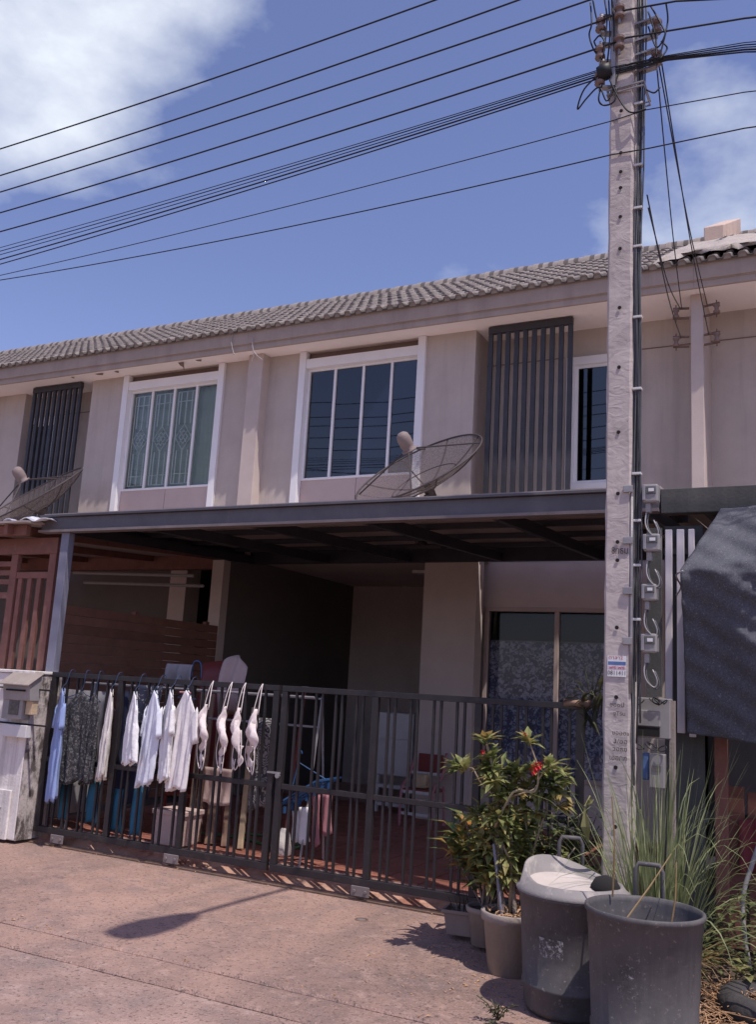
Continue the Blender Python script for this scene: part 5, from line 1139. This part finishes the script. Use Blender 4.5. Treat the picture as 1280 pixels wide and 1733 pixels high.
def bra(label, px, py, seed, mat='bra', ln=.62):
    """soft bra hanging by its straps, twisted edge-on: two shallow cups one under the other, side wings, loose straps"""
    c = at(px, py, Y=6.27); r_ = random.Random(seed*13+5); t = thing('bra', label, 'bra', c+Vector((0,0,-ln)), 'bras hung on the gate')
    hook = Vector((c.x, 6.335, UPZ)); ax = Vector((math.cos(R(-25)), math.sin(R(-25)), 0)); nr = Vector((-ax.y, ax.x, 0))
    k = MB()
    for s_ in (-1, 1): k.tube(spline([hook, hook+ax*s_*.018+Vector((0,-.03,-.06)), c+ax*(s_*.03+r_.uniform(-.02,.02))+Vector((0,0,-.17))], 4), .004, 5)
    k.build('strap', M[mat], t, smooth=True)
    lean = r_.uniform(-.03, .05)
    for i_ in range(2):
        z0 = -.13-.07*i_; sh = (.035 if i_ else -.025)+r_.uniform(-.015,.015); sg = 1 if i_ else -1; wv = r_.uniform(.10,.13); hv = r_.uniform(.24,.30); ph = r_.uniform(0,6)
        def fn(u, v, z0=z0, sh=sh, sg=sg, wv=wv, hv=hv, ph=ph):
            # pointed where the strap is sewn on, widest two thirds down, crumpled hem
            w_ = wv*(.10+.90*min(1, v/.62)**.8)*(1-.55*max(0, v-.62)/.38)
            bulge = .045*math.sin(math.pi*u)*math.sin(math.pi*min(1, v*1.05))
            return c+ax*(sh*v*1.4+lean*v+(u-.5)*w_+.010*math.sin(v*8+ph))+nr*(-bulge+.010*math.sin(u*9+v*11+ph)-.012*i_)+Vector((0,0,z0-hv*v-.035*math.sin(u*3.1+ph)*v+.02*math.sin(u*7+ph)*max(0,v-.5)))
        b = MB(); b.grid(fn, 10, 14); b.build('cup', M[mat], t, smooth=True, solid=.006)
    ph = r_.uniform(0,6); tw_ = lean*1.8
    b = MB(); b.grid(lambda u, v: c+ax*(tw_+(u-.5)*(.09*(1-.6*v))+.018*math.sin(v*5+ph))+nr*(.012*math.sin(v*9+u*4+ph))+Vector((0,0,-.42-v*(ln-.46))), 4, 14); b.build('wing', M[mat], t, smooth=True, solid=.004)
    b = MB()
    for s_ in (-1, 1): b.tube(spline([c+ax*(s_*.035+lean)+Vector((0,-.01,-.30)), c+ax*(s_*(.05+r_.uniform(0,.03))+lean)+Vector((0,-.02,-ln*.8)), c+ax*(s_*.02+.02)+Vector((0,-.02,-ln-r_.uniform(-.03,.03))), c+ax*(-.02*s_)+Vector((0,-.01,-ln*.85))], 4), .004, 5)
    b.build('loose_strap', M[mat], t, smooth=True)
bra('pale printed bra, leftmost of the four hanging on the gate', 352, 1165, 1)
bra('pale floral bra, second of the four on the gate', 384, 1168, 2)
bra('pinkish white bra, third of the four on the gate', 407, 1170, 3, 'bra')
bra('pale bra nearest the gate joint, rightmost of the four', 436, 1172, 4)

def hung(name, label, px, py, w_, ln, ang, Y, mat, seed, cat, group=None, fold=.015, taper=1.0, cuts=False):
    """a folded cloth hanging from its upper edge"""
    c = at(px, py, Y=Y); ax = Vector((math.cos(ang), math.sin(ang), 0)); nr = Vector((-ax.y, ax.x, 0)); r_ = random.Random(seed); ph = r_.uniform(0, 6)
    def fn(u, v):
        uu = (u-.5)*w_*(1+(taper-1)*v)
        return c+ax*uu+nr*(fold*math.sin(u*w_*46+ph+v)*(.4+v)+.01*math.sin(v*5+ph))+Vector((0,0,-ln*v*(1+.04*math.sin(u*5+ph))))
    b = MB(); b.grid(fn, max(8, int(w_*70)), 10)
    return tag(b.build(name, mat, base=c+Vector((0,0,-ln)), smooth=True, solid=.004), label, cat, group)
hung('cloth', 'grey bedsheet hanging inside behind the left end of the gate', 140, 1168, .62, 1.12, R(0), 6.62, M['greycloth'], 1, 'cloth', fold=.02)
hung('cloth', 'dark sheet hanging inside the gate behind the white shirts', 235, 1170, .50, .95, R(0), 6.66, M['navy'], 2, 'cloth')
hung('cloth', 'blue and white printed cloth clipped under the rail behind the shirts', 250, 1160, .32, .35, R(0), 6.50, M['checked'], 3, 'cloth')
hung('cloth', 'grey zigzag cloth hanging beside the gate joint', 447, 1215, .17, .72, R(0), 6.44, M['zigzag'], 4, 'cloth', taper=1.2)
for k, (px, py, ln, w_, lab) in enumerate([(114, 1322, .34, .13, 'teal trouser leg, leftmost of the teal clothes'), (160, 1322, .36, .13, 'teal trouser leg, second of the teal clothes from the left'), (201, 1335, .36, .10, 'teal cloth, third of the teal clothes from the left'), (234, 1325, .44, .12, 'teal cloth, rightmost of the teal clothes')]):
    hung('teal_cloth', lab+' low behind the gate', px, py, w_, ln, R(-5), 6.42, M['teal'], 10+k, 'clothes', 'teal clothes hung low behind the gate')
hung('cloth', 'pinkish brown cloth low behind the bras', 372, 1300, .30, .30, R(0), 6.75, M['palepink'], 20, 'cloth')
# clothes horse standing inside
rk = thing('drying_rack', 'white clothes drying rack standing inside behind the gate', 'drying rack', (-5.2, 6.75, 0))
for x in (-6.45, -3.95):
    MB().tube([(x, 6.55, .0), (x, 6.75, 1.40)], .010, 6).build('leg', M['conduit'], rk); MB().tube([(x, 6.95, .0), (x, 6.75, 1.40)], .010, 6).build('leg', M['conduit'], rk)
for y, z in ((6.62, 1.39), (6.75, 1.38), (6.72, 1.15), (6.78, 1.15)): MB().tube([(-6.45, y, z), (-3.95, y, z)], .008, 6).build('rod', M['conduit'], rk)
# washing heaped over the top rod
hung('cloth', 'grey cloth heaped over the rod above the gate rail', 305, 1124, .30, .20, R(0), 6.70, M['greycloth'], 30, 'cloth', fold=.03)
b = MB(); q = at(333, 1128, Y=6.7); b.tube(spline([q+Vector((-.05,0,-.1)), q+Vector((-.04,0,.03)), q+Vector((.02,0,.045)), q+Vector((.05,0,.0)), q+Vector((.06,0,-.1))], 5), .006, 6)
tag(b.build('plastic_hanger', M['blueplastic'], base=q, smooth=True), 'blue plastic hanger on the rod above the gate rail', 'hanger')
q = at(368, 1150, Y=7.3)
ch = thing('plastic_chair', 'dark red plastic chair back showing above the gate rail', 'chair', (q.x, 7.4, 0))
b = MB(); b.grid(lambda u, v: (q.x-.22+.44*u, 7.30+.06*(2*u-1)**2*-1+.08*(1-v)*-1+.1, .48+v*(q.z+.15-.48)+.03*math.sin(math.pi*u)*v), 12, 8); b.build('backrest', M['redplastic'], ch, smooth=True, solid=.012)
b = MB(); b.box(q.x-.22, q.x+.22, 6.9, 7.3, .44, .47); b.build('seat', M['redplastic'], ch, bevel=.01)
for sx in (-1, 1):
    for yy in (6.93, 7.28): MB().tube([(q.x+sx*.19, yy, .44), (q.x+sx*.22, yy, .09)], .018, 6).build('leg', M['redplastic'], ch)
q = at(394, 1128, Y=7.22)
b = MB(); b.grid(lambda u, v: (q.x-.13+.26*u+.02*math.sin(v*4), 7.24+.05*math.sin(u*3.1)-.06*math.sin(v*3)-.03*math.sin(u*11+v*5), q.z+.11*math.sin(math.pi*min(1,max(0,u*.9+.1)))-.55*v), 12, 10)
tag(b.build('towel', M['palepink'], base=(q.x, 7.24, q.z-.5), smooth=True, solid=.01), 'pale pink towel draped over the red chair back', 'towel')
# planks leaning inside behind the bras
for k, (px, w_, mat, lab) in enumerate([(337, .05, 'palewood', 'pale round timber leaning inside left of the bras'), (350, .07, 'wood', 'brown plank leaning inside, first behind the bras'), (372, .10, 'wood', 'wide brown plank leaning inside behind the floral bra'), (397, .06, 'wood', 'narrow brown plank leaning inside behind the third bra'), (424, .05, 'palewood', 'pale batten leaning inside behind the rightmost bra')]):
    a_, c_ = at(px, 1200+k*4, Y=7.05), at(px-6, 1360, Y=6.85)
    tag(MB().bar((c_.x, 6.8, .02), (a_.x, 7.1, 1.30-.03*k), w_, .025, (0,1,.2)).build('plank', M[mat], base=(c_.x, 6.8, 0), bevel=.004), lab, 'plank', 'planks leaning inside the gate')
# clip hanger with socks
q = at(528, 1340, Y=6.62)
cr = thing('clip_hanger', 'blue plastic clip hanger with white socks and pink cloths behind the right gate', 'clip hanger', (q.x, 6.62, q.z-.35))
b = MB(); ax = Vector((.9,.3,.42))
A_ = at(488, 1362, Y=6.55); B_ = at(556, 1322, Y=6.70)
for k in range(5):
    o_ = Vector((.03*k-.06, .05*k-.1, .008*k)); b.bar(A_+o_, B_+o_, .018, .012)
b.bar(A_+Vector((-.06,-.1,0)), A_+Vector((.06,.1,.03)), .02, .014); b.bar(B_+Vector((-.06,-.1,0)), B_+Vector((.06,.1,.03)), .02, .014); b.build('frame', M['blueplastic'], cr)
b = MB(); tp_ = at(505, 1290, Y=6.62)
for e in (A_, B_): b.tube([tp_, e], .005, 5)
b.tube(spline([tp_, tp_+Vector((0,0,.06)), tp_+Vector((.02,0,.09)), tp_+Vector((.03,0,.07))], 4), .006, 5); b.build('hook', M['blueplastic'], cr)
for k in range(9):
    f_ = k/8; p_ = A_+(B_-A_)*f_+Vector((.0, -.05+.03*(k % 3), -.01)); MB().box(p_.x-.008, p_.x+.008, p_.y-.012, p_.y+.012, p_.z-.05, p_.z).build('clip', M['blueplastic'], cr)
def strip(px0, px1, y0, y1, Y, mat, name):
    a, c, d_, e = at(px0, y0, Y=Y), at(px1, y0, Y=Y), at(px0, y1, Y=Y), at(px1, y1, Y=Y)
    b = MB(); b.grid(lambda u, v: (a*(1-u)+c*u)*(1-v)+(d_*(1-u)+e*u)*v+Vector((0,.015*math.sin(u*9+v*4),.0))+Vector((0,0,-.03*math.sin(math.pi*u)*v)), 6, 8); b.build(name, mat, cr, smooth=True, solid=.006)
strip(494, 507, 1372, 1420, 6.6, M['white'], 'sock'); strip(505, 524, 1366, 1424, 6.58, M['white'], 'sock'); strip(528, 541, 1345, 1428, 6.62, M['pink'], 'cloth_strip'); strip(546, 562, 1342, 1410, 6.66, M['pink'], 'cloth_strip')
# broom, hose, bucket, cabinet, chair inside
a_, c_ = at(516, 1180, Y=6.95), at(510, 1290, Y=6.95)
bo = thing('mop', 'mop with a red handle leaning inside the right gate', 'mop', (c_.x, 6.95, 0))
MB().tube([(a_.x, 6.95, a_.z), (c_.x-.06, 6.85, .05)], .012, 7).build('handle', M['redplastic'], bo); MB().box(a_.x-.03, a_.x+.03, 6.93, 6.97, a_.z-.03, a_.z+.01).build('grip', M['whiteplastic'], bo, bevel=.006)
b = MB(); b.lathe([(.02,.22),(.05,.18),(.08,.02),(.06,0),(0,0)], (c_.x-.06, 6.85, .01), 12); b.build('mop_head', M['offwhite'], bo, smooth=True)
hs = MB(); hs.tube(spline([(-5.45,7.15,.03),(-5.0,7.25,.025),(-4.6,7.10,.025),(-4.35,7.2,.03),(-4.7,7.5,.025),(-5.2,7.45,.025)], 8), .014, 7)
M['hose'] = mk('green_hose', (.10,.20,.09), .5, .1, 6, 0)
tag(hs.build('garden_hose', M['hose'], base=(-4.9,7.2,0), smooth=True), 'green hose lying on the red tiles inside the gate', 'hose')
q = at(280, 1432, Z=0.09); q.z = .012
bx = thing('storage_box', 'pale plastic storage box on the floor behind the gate', 'box', q)
b = MB(); vs = [(q.x+s*.17*k_, q.y+.12+t_*.12*k_, z) for z, k_ in ((.015,.88),(.27,1),(.27,1.08),(.30,1.08)) for s, t_ in o_ ] if False else []
for z, k_ in ((.016,.88),(.26,1.0),(.26,1.08),(.30,1.08),(.30,.9)):
    vs += [(q.x+s*.16*k_, q.y+.13+t_*.13*k_, z) for s, t_ in ((-1,-1),(1,-1),(1,1),(-1,1))]
b.add(vs, [(3,2,1,0)]+[(r_*4+k, r_*4+(k+1)%4, r_*4+4+(k+1)%4, r_*4+4+k) for r_ in range(4) for k in range(4)]+[(16,17,18,19)]); b.build('body', M['palepink'], bx, bevel=.006)
cb = thing('white_cabinet', 'white cabinet on a low stand at the back of the carport', 'cabinet', (-4.83, 10.2, 0))
MB().box(-5.08, -4.61, 10.0, 10.42, .50, 1.22).build('body', M['whiteplastic'], cb, bevel=.012)
MB().box(-5.07, -4.62, 9.985, 9.998, .92, 1.21).build('door', M['whiteplastic'], cb, bevel=.006); MB().box(-5.07, -4.62, 9.985, 9.998, .51, .91).build('door', M['whiteplastic'], cb, bevel=.006)
for x in (-5.05, -4.64):
    for y in (10.03, 10.39): MB().box(x-.018, x+.018, y-.018, y+.018, .089, .499).build('leg', M['whiteplastic'], cb)
b = MB(); b.box(-5.05, -4.64, 10.02, 10.05, .36, .40); b.box(-5.05, -4.64, 10.02, 10.05, .16, .20); b.build('stand_rail', M['whiteplastic'], cb)
q = at(715, 1330, Y=9.35)
ch = thing('metal_chair', 'red and white tubular chair beside the porch column', 'chair', (q.x, 9.4, 0))
for sx in (-1, 1):
    MB().tube(spline([(q.x+sx*.18,9.2,.09),(q.x+sx*.18,9.22,.45),(q.x+sx*.19,9.45,.62),(q.x+sx*.18,9.56,.84)], 4), .016, 7).build('side_frame', M['pink'], ch, smooth=True)
    MB().tube([(q.x+sx*.18, 9.55, .09), (q.x+sx*.18, 9.5, .5)], .014, 6).build('leg', M['pink'], ch)
for z, y in ((.22, 9.21), (.44, 9.22), (.62, 9.46)): MB().bar((q.x-.18, y, z), (q.x+.18, y, z), .02, .03).build('cross_bar', M['whiteplastic'], ch)
MB().box(q.x-.18, q.x+.18, 9.22, 9.56, .44, .47).build('seat', M['redplastic'], ch, bevel=.008); MB().box(q.x-.15, q.x+.15, 9.55, 9.57, .60, .82).build('backrest', M['redplastic'], ch, bevel=.008)
MB().box(q.x-.10, q.x+.06, 9.30, 9.42, .475, .62).build('cushion', M['palewood'], ch, bevel=.02)
# dry plant hanging on the gate end by the pole
q = at(1002, 1185, Y=6.2)
dp = thing('hanging_dry_plant', 'withered plant tied at the gate end beside the utility pole', 'plant', (q.x, 6.2, q.z-.25))
MB().tube([at(956,1189,Y=6.2), at(1000,1192,Y=6.2)], .024, 8).build('driftwood', M['wood'], dp, smooth=True)
b = MB(); rl = random.Random(81)
for k in range(34):
    a = rl.uniform(0, 6.28); b.leaf(q+Vector((rl.uniform(-.1,.06), rl.uniform(-.04,.04), rl.uniform(-.1,.08))), (math.cos(a), -.3, math.sin(a)-.4), rl.uniform(.08,.2), .04)
for a_ in ((990,1130),(1006,1135),(1020,1132),(975,1160)): b.tube([q, at(*a_, Y=6.2)], .004, 4)
b.build('withered_leaves', M['weed'], dp, kind='stuff')
# things standing on the porch tiles rest on them
for o in bpy.data.objects:
    if o.parent is None and o.get('category') and o.name.split('.')[0] in ('plank','mop','garden_hose','storage_box'):
        o.location.z += .08
